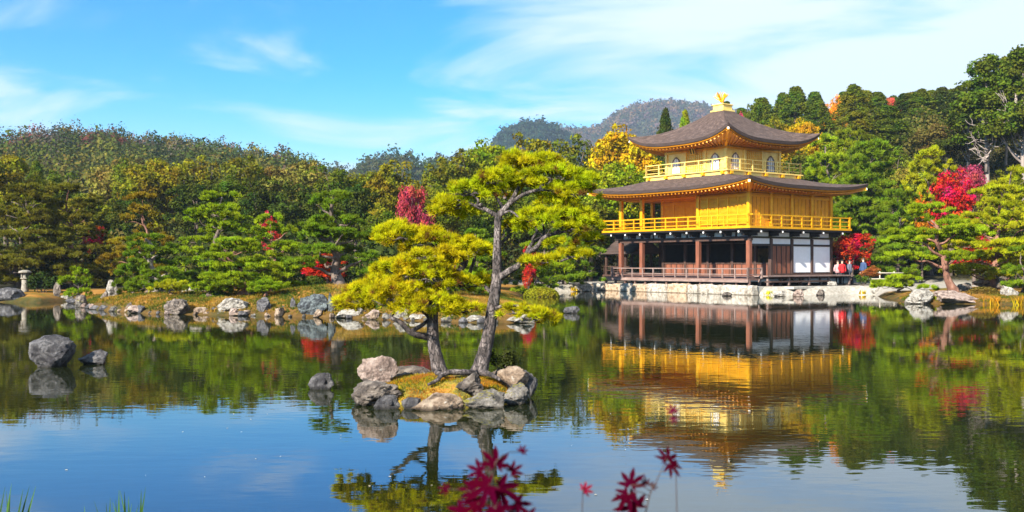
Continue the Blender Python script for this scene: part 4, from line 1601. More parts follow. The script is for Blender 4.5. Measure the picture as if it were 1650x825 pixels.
garden_pine('stately pine with thick grey trunk beside the scarlet maple on the mound', 546, 40.6, 308, 425, 156, G1, -8, 43, 6, 'bark', tr=.21, crown_dx=-4, dens=1.2)
garden_pine('small green pine with bent trunk between the mound pine and the golden pine', 604, 49, 408, 462, 78, G1, -10, 12, 4, 'bark_red', tr=.09)
garden_pine('medium green pine behind the golden islet pine trunk', 722, 46, 396, 474, 130, G2, 0, 13, 4, tr=.10)
garden_pine('mid green pine in the gap between the two islet trunks', 762, 50, 372, 470, 110, G1, 6, 14, 5, tr=.10)
garden_pine('tall pine whose pads show right of the forked islet pine', 872, 62, 332, 452, 120, G2, 8, 15, 5, tr=.12)
garden_pine('pine with low dark pads leaning toward the pavilion fishing deck', 910, 69.0, 372, 455, 130, G1, 6, 16, 5, tr=.14)
garden_pine('low bright pine shrub above the cove stones left of the pavilion', 862, 61, 425, 470, 90, G2, 0, 17, 3, tr=.06)
# --- right shore
garden_pine('red trunked pine leaning left over the two big round boulders', 1538, 50, 334, 416, 190, G2, -52, 21, 5, 'bark_red', tr=.20, crown_dx=-10)
garden_pine('wide yellow green pine filling the right edge of the shore', 1606, 53, 300, 440, 190, G4, 10, 22, 7, 'bark_red', tr=.17)
garden_pine('low mat of pine branches just above the white gravel', 1450, 56.2, 448, 478, 120, G2, 0, 23, 3, tr=.06)
garden_pine('yellow green pine behind the crimson maple at the right edge', 1630, 68, 262, 420, 130, G4, 0, 24, 7, tr=.15)
garden_pine('round fluffy green pine right of the middle roof tip', 1402, 80, 226, 400, 150, G1, 4, 25, 9, tr=.2, flat=.42, top=.5)
garden_pine('feathery green pine left of the crimson maple', 1446, 70, 300, 440, 110, G1, 0, 26, 7, tr=.15)
garden_pine('bright pine directly behind the right end of the top roof', 1330, 90, 225, 420, 120, G2, 0, 27, 8, tr=.2, flat=.3)
garden_pine('green pine between the top roof and the fluffy pine', 1372, 96, 205, 400, 120, (.16, .19, .008), 0, 28, 8, tr=.2, flat=.3)
garden_pine('dark low pine at the right edge behind the white standing stone', 1648, 49.5, 408, 462, 110, G1, 0, 29, 3, tr=.09)
garden_pine('yellow green pine with rounded pads behind the leaning pine', 1500, 74, 240, 420, 130, G4, 0, 30, 8, tr=.16, flat=.4)
# --- maples
MR = 'autumn maples of the garden'
SC, CR, PK, ORG = (.44, .030, .012), (.36, .012, .022), (.40, .05, .075), (.55, .17, .012)
tree('maple', 668, 64, 280, 74, PK, 'tall pink red maple rising behind the golden islet pine', MR)
tree('maple', 528, 45, 400, 92, SC, 'scarlet maple low behind the thick grey pine trunk', MR)
tree('maple', 433, 56, 334, 44, (.50, .03, .07), 'small pink maple tucked behind the twisting pine', MR)
tree('maple', 156, 60, 352, 44, CR, 'small magenta maple between two dark pines on the left shore', MR)
tree('maple', 1532, 73, 262, 110, (.44, .012, .022), 'big crimson maple on the slope right of the pavilion', MR)
tree('maple', 1486, 71, 304, 52, ORG, 'small orange maple touching the left side of the big crimson maple', MR)
tree('maple', 1373, 69.4, 366, 84, SC, 'bright red maple beside the right wall of the pavilion', MR)
tree('maple', 1570, 62, 372, 96, SC, 'red maple showing in streaks behind the leaning pine', MR)
tree('maple', 1387, 84, 330, 60, CR, 'dark red maple behind the balcony end of the pavilion', MR)
tree('maple', 1560, 82, 246, 66, (.32, .05, .08), 'purple thinning maple above the big crimson maple', MR)
tree('maple', 1195, 118, 174, 36, (.6, .04, .10), 'pink maple peeking over the right slope of the top roof', MR)
tree('maple', 1345, 132, 148, 54, (.70, .26, .02), 'orange maple on the skyline among the dark conifers', MR)
tree('maple', 1437, 134, 144, 36, (.6, .09, .07), 'salmon pink maple tip on the skyline right of the orange one', MR)
tree('maple', 852, 59, 392, 34, (.50, .03, .02), 'dull red maple behind the limb of the forked islet pine', MR)
tree('maple', 1403, 66, 426, 40, (.34, .12, .03), 'rusty shrub like maple beside the visitors', MR)
tree('maple', 505, 48, 430, 36, (.40, .22, .02), 'small amber maple left of the scarlet maple', MR)
# --- forest on the left
F = 'forest trees behind the pond'
L_ = [
    ('broad', 8, 74, 228, 110, GO, 'golden brown tree highest at the left edge behind the dark pines'),
    ('conifer', 58, 84, 262, 60, MG, 'dark conifer right of the golden brown edge tree'),
    ('broad', 92, 80, 268, 70, MG, 'grey green tree between the left edge tree and the tan trees'),
    ('broad', 135, 70, 300, 95, OL, 'olive tree behind the tall olive brown pine'),
    ('broad', 60, 64, 305, 90, OL, 'dull olive tree filling the space above the lantern pines'),
    ('broad', 178, 96, 244, 84, TA, 'tan thinning tree left of the dark flat topped tree'),
    ('broad', 212, 92, 250, 80, OL, 'olive tree right of the tan thinning tree'),
    ('broad', 262, 88, 236, 78, GO, 'flat topped ochre tree with visible dark trunk'),
    ('broad', 205, 68, 300, 70, DG, 'nearly black tree behind the orange tinted pine'),
    ('broad', 318, 74, 272, 96, DG, 'rounded black green tree behind the big bright pine'),
    ('broad', 332, 94, 246, 80, GO, 'ochre tree on the left skyline above the rounded black green tree'),
    ('broad', 390, 92, 232, 84, OL, 'olive tree on the left skyline right of the ochre tree'),
    ('broad', 372, 76, 280, 80, MG, 'dull green tree behind the pink maple pines'),
    ('broad', 442, 94, 250, 78, TA, 'brownish tree under the end of the left ridge'),
    ('broad', 418, 74, 278, 84, DG, 'dark green tree above the small pink maple'),
    ('broad', 492, 96, 246, 80, TA, 'light tan tree standing behind the stately mound pine'),
    ('broad', 478, 72, 290, 90, DG, 'dark tree directly behind the stately mound pine'),
    ('broad', 540, 86, 252, 84, MG, 'mid green tree right of the light tan tree'),
    ('broad', 572, 70, 288, 84, DG, 'dark green tree left of the tall pink red maple'),
    ('broad', 592, 94, 258, 70, OL, 'olive tree beneath the low blue gap of the skyline'),
    ('broad', 636, 82, 250, 90, GO, 'golden olive tree above the tall pink red maple'),
    ('broad', 612, 62, 330, 76, MG, 'shaded green tree at the left foot of the pink red maple'),
    ('broad', 694, 90, 252, 70, OL, 'olive tree just right of the golden olive one'),
    ('broad', 742, 94, 226, 84, OL, 'tall olive tree below the dark blue mountain slope'),
    ('broad', 784, 98, 218, 54, YG, 'slim light green tree left of the dark blue peak'),
    ('broad', 716, 70, 285, 84, OL, 'brown green tree right of the pink red maple'),
    ('broad', 846, 96, 207, 88, GO, 'broad ochre topped tree beneath the dark blue peak'),
    ('broad', 880, 92, 228, 64, DG, 'dark tree right of the broad ochre topped tree'),
    ('broad', 928, 98, 210, 78, OL, 'olive tree in front of the purple mountain foot'),
    ('broad', 965, 84, 250, 84, MG, 'green tree behind the crown of the forked islet pine'),
    ('broad', 1004, 92, 196, 62, YE, 'bright yellow orange tree left of the top roof'),
    ('broad', 1000, 80, 240, 100, YG, 'yellow green tree between forked islet pine and pavilion roofs'),
    ('broad', 1040, 96, 226, 80, MG, 'green tree touching the left tip of the top roof'),
    ('conifer', 1072, 112, 178, 52, DG, 'dark pointed conifer left of the roof phoenix'),
    ('conifer', 1104, 118, 180, 42, YG, 'yellow green conifer tip behind the left slope of the top roof'),
    ('broad', 800, 72, 290, 100, MG, 'green tree behind the fork of the taller islet pine'),
    ('broad', 770, 60, 345, 100, DG, 'dark tree behind the top of the golden islet pine'),
    ('broad', 655, 56, 360, 90, DG, 'dark green tree beneath the pink red maple'),
    ('broad', 950, 78, 318, 90, OL, 'olive brown tree left of the middle roof tip'),
    ('broad', 850, 76, 300, 90, OL, 'ochre green tree behind the right islet pine crown'),
    ('broad', 905, 80, 352, 80, MG, 'shaded green tree left of the fishing deck roof'),
    ('broad', 975, 86, 378, 70, MG, 'green tree seen through the open left bay of the pavilion'),
]
for k, px, D, yt, w, c, lab in L_:
    tree(k, px, D, yt, w * (1.28 if D < 100 and k == 'broad' else 1.05), c, lab, F)
# --- wooded hill on the right
H = 'trees of the wooded hill on the right'
R_ = [
    ('broad', 1212, 122, 158, 56, MG, 'rounded green tree right of the roof phoenix'),
    ('conifer', 1170, 128, 166, 40, DG, 'small dark conifer directly right of the phoenix base'),
    ('broad', 1250, 112, 178, 66, GO, 'mixed green and yellow tree above the right roof slope'),
    ('broad', 1290, 108, 186, 70, YE, 'yellow tree above the right tip of the top roof'),
    ('conifer', 1282, 130, 142, 62, MG, 'broad conifer on the skyline left of the orange maple'),
    ('conifer', 1376, 126, 138, 62, OL, 'tallest olive conifer right of the orange maple'),
    ('conifer', 1318, 126, 164, 56, MG, 'conifer below the orange maple'),
    ('conifer', 1414, 130, 150, 56, MG, 'conifer left of the salmon pink maple tip'),
    ('conifer', 1458, 128, 152, 56, DG, 'dark conifer right of the salmon pink maple tip'),
    ('conifer', 1484, 126, 145, 56, MG, 'high pointed conifer in the middle of the right skyline'),
    ('conifer', 1518, 128, 142, 52, DG, 'dark conifer second from the tall cedars'),
    ('conifer', 1548, 126, 139, 50, DG, 'dark conifer nearest the tall cedars'),
    ('broad', 1524, 106, 186, 92, (.15, .12, .028), 'round bronze tree in front of the dark conifers'),
    ('conifer', 1228, 138, 160, 60, MG, 'dark conifer in the back row just right of the phoenix trees'),
    ('conifer', 1262, 140, 152, 56, MG, 'back row conifer between the round green tree and the broad skyline conifer'),
    ('conifer', 1312, 140, 150, 56, MG, 'back row conifer touching the left side of the orange maple'),
    ('conifer', 1360, 141, 150, 50, MG, 'back row conifer squeezed between orange maple and tallest olive conifer'),
    ('conifer', 1396, 140, 148, 52, OL, 'back row conifer right of the tallest olive conifer'),
    ('conifer', 1438, 141, 156, 50, MG, 'back row conifer directly under the salmon pink maple tip'),
    ('conifer', 1470, 140, 150, 50, OL, 'back row olive conifer left of the high pointed one'),
    ('conifer', 1500, 141, 147, 50, OL, 'back row conifer right of the high pointed one'),
    ('conifer', 1534, 141, 145, 50, OL, 'back row olive conifer between the two dark conifers by the cedars'),
    ('conifer', 1570, 138, 146, 56, MG, 'back row conifer behind the left side of the tallest cedar'),
    ('conifer', 1610, 138, 140, 60, MG, 'back row conifer showing between the tall cedars'),
    ('conifer', 1195, 136, 176, 46, MG, 'low back row conifer beside the pink maple over the roof'),
    ('tall', 1430, 112, 176, 64, MG, 'cedar with pale bare trunk below the salmon maple tip'),
    ('tall', 1382, 112, 185, 60, OL, 'cedar with pale bare trunk left of the bronze tree'),
    ('tall', 1590, 94, 92, 86, MG, 'tallest cedar rising above the right skyline with bare lower trunk'),
    ('tall', 1648, 92, 84, 92, MG, 'tall cedar cut by the right edge with thick pale trunk'),
    ('tall', 1622, 100, 100, 50, OL, 'slender cedar between the two tallest cedars'),
    ('tall', 1560, 100, 170, 70, DG, 'shorter cedar left of the tallest cedar'),
    ('broad', 1620, 80, 268, 70, OL, 'olive tree below the tall cedars'),
    ('broad', 1480, 86, 246, 92, (.19, .19, .02), 'yellowish bush like tree above the orange maple'),
    ('broad', 1440, 92, 232, 90, MG, 'green tree above the feathery pine'),
    ('broad', 1345, 102, 210, 80, YG, 'light green tree above the right middle roof'),
    ('broad', 1300, 98, 240, 90, MG, 'green tree framed by top and middle roofs on the right'),
    ('broad', 1588, 72, 330, 90, MG, 'shaded green tree below the big crimson maple'),
    ('broad', 1455, 74, 372, 90, DG, 'dark tree behind the visitors and the leaning pine'),
    ('broad', 1640, 66, 350, 90, DG, 'dark tree behind the wide yellow green edge pine'),
    ('broad', 1395, 88, 392, 70, DG, 'dark shrubby tree behind the bright red maple'),
]
for k, px, D, yt, w, c, lab in R_:
    tree(k, px, D, yt, w * (1.2 if k == 'broad' else 1.5 if k == 'conifer' else 1.25), c, lab, H)
# bare dead limbs on the tall cedars
for px, D, y0, lab in ((1592, 93.4, 238, 'bleached dead branches spreading from the tallest cedar trunk'), (1640, 91.4, 178, 'bleached dead branches on the cedar cut by the edge')):
    rng = np.random.default_rng(int(px))
    b = P(px, y0, D)
    mb = MB()
    for k in range(11):
        a = rng.uniform(-1, 1)
        e = Vector((math.copysign(rng.uniform(.7, 2.2), a), rng.uniform(-.6, .2), rng.uniform(-1.0, 2.2)))
        z0 = Vector((0, 0, rng.uniform(-1.2, 1.0)))
        limb(mb, z0, z0 + e, .07, .018, rng, 6, .14)
        limb(mb, z0 + e * .6, z0 + e * .6 + Vector((e.x * .2, 0, 1.0)), .03, .012, rng, 5, .1)
    mb.tube([Vector((0, .35, -2.2)), Vector((0, .35, 1.6))], [.16, .13], 8)
    o = mb.build('dead_branches', M['bark_pale'], None, True)
    o.location = b
    tag(o, lab, 'dead branches', H)


# ------------------------------------------------------------------ far woods and undergrowth: nobody could count them
def scatter(name, n, area, size, hfac, pal, per, leaf, seed, D0=None, mat='leafmass', maxslope=None, keep=None):
    """one mesh of many crowns; area(rng, n) -> x, y."""
    rng = np.random.default_rng(seed)
    x, y = area(rng, n)
    if keep is not None:
        k = keep(x, y)
        x, y = x[k], y[k]
    n = len(x)
    z = ground_z(x, y)
    s = size * rng.uniform(.55, 1.35, n)
    hfac = hfac * rng.uniform(.75, 1.5, (n, 1, 1))
    pal = np.array(pal)
    col = pal[rng.integers(0, len(pal), n)] * rng.uniform(.75, 1.25, (n, 1))
    d = unit(rng.normal(0, 1, (n, per, 3)) + np.array([0, -.25, .35]))
    lob = 1 + .34 * np.sin(d[..., 0] * 5 + rng.uniform(0, 6, (n, 1))) * np.sin(d[..., 2] * 6 + rng.uniform(0, 6, (n, 1))) + .14 * np.sin(d[..., 1] * 11 + d[..., 0] * 9 + rng.uniform(0, 6, (n, 1)))
    c = np.stack([x, y, z + s * hfac[:, 0, 0] * .45], 1)[:, None, :]
    p = c + d * (s[:, None] * .5 * lob * rng.uniform(.72, 1.05, (n, per)))[..., None] * np.concatenate([np.ones_like(hfac), np.ones_like(hfac), hfac], 2)
    V = leaf_quads(p.reshape(-1, 3), d.reshape(-1, 3), np.repeat(s * leaf, per), rng)
    rgba = np.concatenate([np.repeat(col, per * 4, 0), np.ones((n * per * 4, 1))], 1)
    tint = np.repeat(rng.uniform(0, 1, n * per), 4)
    o = link(name, np_mesh(name, V, 4, {'col': rgba, 'tint': tint}), M[mat])
    tag(o, kind='stuff')
    return o


def fan(u0, u1, d0, d1):
    def f(rng, n):
        r = np.sqrt(rng.uniform(d0 ** 2, d1 ** 2, n))
        u = rng.uniform(u0, u1, n)
        y = r / np.sqrt(1 + u * u)
        return u * y, y
    return f


FAR = [(.045, .065, .016), (.05, .07, .018), (.06, .075, .02), (.035, .055, .018), (.04, .06, .02), (.075, .075, .02), (.09, .08, .025), (.12, .085, .02), (.10, .07, .045), (.055, .07, .02), (.085, .07, .05), (.05, .07, .018), (.15, .05, .04)]
scatter('hill_forest', 1150, fan(-.56, -.06, 165, 312), 4.4, 1.0, FAR, 300, .105, 1)
scatter('slope_forest', 700, fan(-.58, .14, 112, 200), 5.0, 1.1, [(.055, .075, .014), (.075, .085, .016), (.11, .10, .02)], 200, .12, 7)
scatter('valley_forest', 1500, fan(-.28, .16, 330, 565), 7.0, 1.1, [(.035, .06, .02), (.045, .065, .02), (.06, .06, .025)], 90, .19, 2)
scatter('peak_forest', 1900, fan(-.08, .12, 760, 1112), 10.0, .9, [(.012, .032, .020), (.016, .036, .020), (.025, .038, .02)], 50, .27, 3)
scatter('mountain_forest', 5200, fan(.0, .36, 1080, 1615), 11.0, .9, [(.05, .06, .03), (.07, .065, .035), (.12, .08, .045), (.10, .06, .055), (.045, .055, .03), (.14, .085, .04)], 40, .30, 4)
scatter('ridge_forest', 500, fan(.12, .60, 118, 160), 3.6, 1.0, [(.06, .08, .014), (.08, .09, .016), (.10, .09, .02)], 220, .10, 5)


def off_pavilion(x, y):
    lx = (x - PAV[0]) * PX[0] + (y - PAV[1]) * PX[1]
    ly = (x - PAV[0]) * PY[0] + (y - PAV[1]) * PY[1]
    clear = (np.abs(lx) > 12.5) | (np.abs(ly) > 9.5)
    walk = ~((x > 17) & (x < 31) & (y < 76))
    return clear & (pond_sd(x, y) > 5.5) & walk


scatter('undergrowth', 2700, fan(-.62, .62, 48, 122), 2.0, .9, [(.03, .045, .012), (.045, .06, .014), (.06, .06, .018), (.085, .07, .02)], 110, .13, 6, keep=off_pavilion)


def bank_grass():
    rng = np.random.default_rng(77)
    n = 60000
    x, y = fan(-.44, .06, 33, 54)(rng, n)
    x2, y2 = fan(.36, .56, 46, 56)(rng, n // 4)
    x, y = np.concatenate([x, x2]), np.concatenate([y, y2])
    sd = pond_sd(x, y)
    k = (sd > .15) & (sd < 9)
    x, y = x[k], y[k]
    z = ground_z(x, y)
    f = waves(x, y, 3.1) + waves(x + 9, y - 4, 1.3) * .8 + rng.normal(0, .25, len(x))
    pal = np.array([(.045, .075, .010), (.09, .10, .012), (.19, .13, .018), (.30, .15, .022), (.30, .19, .05)])
    ci = np.clip(((f + .9) * 2.6).astype(int), 0, 4)
    V = needle_tris(np.stack([x, y, z - .02], 1), np.tile([0, 0, 1.0], (len(x), 1)), .13, .03, 4, rng, .9)
    rgba = np.concatenate([np.repeat(pal[ci], 12, 0), np.ones((len(x) * 12, 1))], 1)
    tag(link('bank_grass', np_mesh('bank_grass', V, 3, {'col': rgba, 'tint': np.repeat(rng.uniform(0, 1, len(x)), 12)}), M['leafmass']), kind='stuff')


bank_grass()
# ------------------------------------------------------------------ the rock islet
def islet():
    cx, cy, rx, ry = -.98, 14.55, 1.24, 1.0
    n, m = 64, 26
    V, F = [(cx, cy, .30)], []
    for j in range(1, m + 1):
        t = j / m
        for i in range(n):
            a = 2 * math.pi * i / n
            x, y = math.cos(a) * rx * t, math.sin(a) * ry * t
            z = .30 * (1 - t ** 3.2) - .30 * max(0, t - .86) / .14 + .05 * noise.fractal(Vector((x * 1.6, y * 1.6, 3)), 1, 2, 4) * (1 - t ** 4)
            V.append((cx + x * (1 + .06 * math.sin(3 * a)), cy + y, z))
    F += [(0, 1 + i, 1 + (i + 1) % n) for i in range(n)]
    for j in range(m - 1):
        for i in range(n):
            F.append((1 + j * n + i, 1 + (j + 1) * n + i, 1 + (j + 1) * n + (i + 1) % n, 1 + j * n + (i + 1) % n))
    me = bpy.data.meshes.new('islet_ground')
    me.from_pydata(V, [], F)
    me.update()
    mt, N, L, b = mat_new('islet_moss')
    geo = N.new('ShaderNodeNewGeometry')
    n1 = N.new('ShaderNodeTexNoise')
    n1.inputs['Scale'].default_value = 2.6
    n1.inputs['Detail'].default_value = 9
    n1.inputs['Roughness'].default_value = .7
    L.new(geo.outputs['Position'], n1.inputs['Vector'])
    r = ramp(N, [(0.34, (.03, .028, .010)), (0.44, (.10, .09, .012)), (0.51, (.26, .19, .014)), (0.58, (.36, .15, .02)), (0.68, (.20, .08, .035))])
    L.new(n1.outputs['Fac'], r.inputs[0])
    L.new(r.outputs[0], b.inputs['Base Color'])
    b.inputs['Roughness'].default_value = .95
    n2 = N.new('ShaderNodeTexNoise')
    n2.inputs['Scale'].default_value = 30
    n2.inputs['Detail'].default_value = 6
    L.new(geo.outputs['Position'], n2.inputs['Vector'])
    bp = N.new('ShaderNodeBump')
    bp.inputs['Strength'].default_value = .9
    bp.inputs['Distance'].default_value = .03
    L.new(n2.outputs['Fac'], bp.inputs['Height'])
    L.new(bp.outputs[0], b.inputs['Normal'])
    tag(link('islet_ground', me, mt, None, True), kind='structure')
    # short moss and grass standing on it
    rng = np.random.default_rng(3)
    k = 9000
    a, t = rng.uniform(0, 6.28, k), np.sqrt(rng.uniform(0, .86, k))
    x, y = np.cos(a) * rx * t, np.sin(a) * ry * t
    z = .30 * (1 - t ** 3.2)
    p = np.stack([cx + x, cy + y, z - .01], 1)
    V = needle_tris(p, np.tile([0, 0, 1.0], (k, 1)), .05, .007, 3, rng, .7)
    pal = np.array([(.30, .10, .02), (.40, .16, .015), (.12, .12, .012), (.34, .25, .012), (.20, .09, .03)])
    f = np.array([noise.noise(Vector((q[0] * 3.4, q[1] * 3.4, 9))) for q in p]) + rng.normal(0, .12, k)
    ci = np.clip(((f + .5) * 5).astype(int), 0, 4)
    col = np.concatenate([np.repeat(pal[ci], 9, 0), np.ones((k * 9, 1))], 1)
    o = link('islet_moss', np_mesh('islet_moss', V, 3, {'col': col, 'tint': np.repeat(rng.uniform(0, 1, k), 9)}), M['leafmass'])
    tag(o, kind='stuff')


islet()
IS = 'stones edging the rock islet'
rock(604, 617, 62, 46, 'rock_pink', 'upright slanting slab at the left back of the rock islet', D=14.4, variant=3, depth=.55, rz=.25, tilt=.12, group=IS, sink=.3)
rock(608, 646, 80, 40, 'rock_grey', 'long grey boulder at the left end of the rock islet', D=13.85, variant=1, depth=.9, rz=.3, group=IS, lift=-.05)
rock(665, 614, 66, 24, 'rock_grey', 'flat pale ledge behind the moss on the rock islet', D=14.9, variant=5, depth=.6, rz=.05, group=IS)
rock(758, 634, 46, 32, 'rock_grey', 'rounded whitish grey stone in the middle of the rock islet moss', D=13.75, variant=6, group=IS, lift=.02)
rock(826, 620, 50, 30, 'rock_tan', 'mottled upright rock at the right end of the rock islet', D=14.4, variant=2, group=IS, sink=.5)
rock(852, 630, 28, 36, 'rock_dark', 'dark stone at the far right tip of the rock islet', D=14.5, variant=8, group=IS, sink=.5)
rock(706, 657, 82, 24, 'rock_tan', 'long tan boulder at the front waterline of the rock islet', D=13.35, variant=0, depth=.5, rz=.05, group=IS, sink=.6)
rock(625, 655, 40, 20, 'rock_dark', 'small brown stone in front of the long grey boulder', D=13.4, variant=9, group=IS, sink=.7)
rock(780, 654, 64, 28, 'rock_moss', 'dark mossy boulder right of the long tan boulder', D=13.45, variant=4, depth=.55, rz=-.1, group=IS, sink=.5)
rock(832, 640, 44, 24, 'rock_moss', 'yellow mossed stone below the mottled upright rock', D=13.75, variant=7, depth=.7, group=IS, sink=.6)
rock(662, 656, 30, 16, 'rock_dark', 'little dark stone wedged left of the long tan boulder', D=13.4, variant=10, group=IS, sink=.7)
rock(806, 608, 40, 14, 'rock_grey', 'low grey stone behind the forked pine trunk', D=15.1, variant=11, group=IS, sink=.7)
# exposed root
mb = MB()
for pts in ([(768, 602, 14.5, .05), (748, 600, 14.3, .045), (726, 600, 14.2, .04), (712, 605, 14.1, .034), (704, 613, 13.95, .028), (690, 620, 13.85, .02)],
            [(716, 603, 14.15, .03), (704, 601, 14.4, .03), (706, 600, 14.9, .05)],
            [(776, 600, 14.4, .05), (792, 604, 14.2, .035), (806, 612, 14.0, .02)]):
    pp, rr = smooth_path([P(*q[:3]) for q in pts], [q[3] for q in pts], 4)
    mb.tube(pp, rr, 8, .2, 4)
tag(mb.build('tree_root', M['bark_hero'], None, True), 'gnarled exposed root running over the rock islet between the two trunks', 'root')


def leafy_shrub(name, label, px, py, D, w, h, color, n, leaf, seed, group=None, cat='shrub', stems=7):
    rng = np.random.default_rng(seed)
    s = D / FPX
    b = P(px, py, D)
    root = empty(name, b)
    tag(root, label, cat, group)
    W, Hh = w * s, h * s
    mb = MB()
    tips = []
    for k in range(stems):
        a = rng.uniform(0, 6.28)
        e = Vector((math.cos(a) * W * .42, math.sin(a) * W * .3, Hh * rng.uniform(.5, .95)))
        limb(mb, (0, 0, -.05), e, .012 * W + .004, .003, rng, 5, .12)
        tips.append(e)
    mb.build('stems', M['bark'], root, True)
    d = unit(rng.normal(0, 1, (n, 3)) + np.array([0, 0, .3]))
    k = rng.integers(0, stems, n)
    c = np.array(tips)[k] * rng.uniform(.55, 1.0, (n, 1))
    p = c + d * rng.uniform(.2, 1, (n, 1)) * np.array([W * .24, W * .2, Hh * .26])
    o = link('foliage', np_mesh('foliage', leaf_quads(p, d, leaf, rng), 4, {'tint': np.repeat(rng.uniform(0, 1, n), 4)}), M['leaf'], root)
    o.color = (*color, 1)
    return root


leafy_shrub('shrub', 'small dark leafy shrub behind the forked pine trunk on the rock islet', 810, 606, 14.9, 52, 46, (.035, .05, .012), 900, .05, 5)

# ------------------------------------------------------------------ stones in the water and along the shores
IW = 'rocks standing alone in the pond'
rock(85, 593, 68, 52, 'rock_dark', 'largest lone boulder standing in the pond, dark with pale flecks', variant=2, depth=.8, rz=.5, group=IW, sink=.12)
rock(151, 588, 43, 24, 'rock_dark', 'low black rock in the pond right of the largest lone boulder', variant=4, group=IW, sink=.3)
rock(520, 628, 40, 27, 'rock_dark', 'small dark lone rock left of the rock islet', variant=9, group=IW, sink=.3)
rock(920, 505, 24, 12, 'rock_dark', 'tiny dark lone rock in front of the pavilion cove', variant=3, group=IW, sink=.4)
SH = 'stones along the left shore'
for a in [
    (14, 487, 54, 24, 'rock_dark', 'dark broad boulder at the left edge below the stone lantern'),
    (38, 487, 18, 9, 'rock_grey', 'small grey stone right of the dark edge boulder'),
    (93, 476, 12, 22, 'rock_grey', 'grey upright stone beside the small bright pine', 51.5),
    (106, 485, 20, 12, 'rock_pale', 'light low stone in front of the small bright pine'),
    (131, 495, 18, 20, 'rock_grey', 'pointed light stone at the left tip of the grassy bank'),
    (118, 489, 26, 8, 'rock_dark', 'flat dark stones at the narrow inlet'),
    (181, 482, 18, 32, 'rock_pale', 'tall white standing stone near the left tip of the bank', 45),
    (169, 484, 13, 16, 'rock_grey', 'grey stone leaning on the tall white standing stone', 44.5),
    (152, 499, 16, 7, 'rock_dark', 'low dark stone on the bank edge left of the pinkish stones'),
    (188, 501, 22, 9, 'rock_grey', 'flat grey stone on the bank edge below the tall white stone'),
    (208, 503, 13, 16, 'rock_grey', 'squarish grey stone next to the pinkish stone'),
    (222, 505, 28, 13, 'rock_pink', 'pinkish stone on the bank edge left of the big pale boulder'),
    (286, 507, 48, 26, 'rock_grey', 'big rounded grey boulder at the waterline'),
    (264, 478, 15, 24, 'rock_grey', 'grey upright stone beside the thick pale pine trunk', 44),
    (288, 477, 34, 24, 'rock_dark', 'wide dark rock behind the big rounded grey boulder', 44.5),
    (294, 481, 16, 15, 'rock_pale', 'white blocky stone in front of the wide dark rock', 43),
    (318, 473, 24, 17, 'rock_pale', 'left stone of the pale row under the sprawling pine', 44),
    (340, 473, 22, 14, 'rock_pale', 'right stone of the pale row under the sprawling pine', 44),
    (325, 507, 24, 12, 'rock_tan', 'brown low stone right of the big rounded boulder'),
    (345, 507, 12, 12, 'rock_dark', 'small dark stone left of the white flat boulder'),
    (379, 508, 52, 28, 'rock_pale', 'white flat topped boulder under the sprawling pine'),
    (392, 509, 40, 9, 'rock_tan', 'flat tan ledge at the foot of the white boulder'),
    (444, 484, 36, 20, 'rock_pale', 'pale boulder on the mound slope behind the black rocks', 41),
    (425, 509, 24, 30, 'rock_dark', 'black stump shaped rock right of the white boulder'),
    (452, 509, 30, 16, 'rock_dark', 'dark low rock between the black rocks'),
    (474, 509, 11, 30, 'rock_dark', 'narrow upright black rock left of the bluish boulder'),
    (505, 511, 50, 38, 'rock_blue', 'large blue black boulder below the mound'),
    (534, 511, 15, 40, 'rock_blue', 'tall pale blue rock right of the large blue black boulder'),
    (568, 513, 50, 20, 'rock_pale', 'long white low boulder under the golden pine branches'),
    (600, 515, 22, 17, 'rock_pink', 'pink triangular stone right of the long white boulder'),
    (622, 515, 16, 9, 'rock_grey', 'small grey stone between pink and bluish stones'),
    (646, 516, 24, 20, 'rock_pale', 'pale bluish block left of the low islet branch'),
    (682, 517, 44, 11, 'rock_pale', 'flat pale stone behind the left islet trunk'),
    (730, 518, 48, 12, 'rock_tan', 'flat tan stone seen between the islet trunks'),
    (770, 520, 36, 12, 'rock_pale', 'flat white stone left of the forked islet trunk'),
    (840, 521, 46, 18, 'rock_pale', 'greenish white boulder at the end of the grassy bank'),
    (812, 519, 20, 12, 'rock_grey', 'grey stone right of the forked islet trunk'),
]:
    rock(*a[:6], D=a[6] if len(a) > 6 else None, group=SH)
CV = 'stones by the pavilion shore'
for a in [
    (872, 466, 24, 12, 'rock_pale', 'leftmost pale stone of the cove by the pavilion'),
    (893, 469, 16, 16, 'rock_grey', 'grey stone of the cove second from the left'),
    (912, 469, 20, 11, 'rock_pink', 'pinkish stone of the cove left of the fishing deck'),
    (934, 470, 22, 12, 'rock_pale', 'white green stone of the cove beneath the fishing deck'),
    (948, 470, 14, 16, 'rock_pale', 'cream stone at the left end of the terrace wall'),
    (1171, 477, 16, 7, 'rock_grey', 'small grey rock in the water at the terrace wall'),
    (1256, 478, 20, 10, 'rock_pale', 'white boulder in the water at the boat landing'),
    (1286, 478, 18, 12, 'rock_pink', 'pinkish block at the middle of the boat landing'),
    (1322, 476, 15, 10, 'rock_grey', 'grey block at the right end of the boat landing'),
    (1342, 473, 16, 20, 'rock_pale', 'tall whitish stone left in the heap below the white gravel'),
    (1355, 474, 11, 8, 'rock_pale', 'small white stone low in the heap below the white gravel'),
    (1366, 473, 15, 14, 'rock_pink', 'rosy stone in the heap below the white gravel'),
    (1382, 473, 16, 14, 'rock_pale', 'square white stone in the heap below the white gravel'),
    (1398, 474, 12, 11, 'rock_tan', 'amber stained stone in the heap below the white gravel'),
    (1411, 475, 16, 12, 'rock_pale', 'rightmost white stone of the heap below the white gravel'),
]:
    rock(*a, group=CV, sink=.4, D=(None if a[1] > 474 else DW(a[1]) + .6))
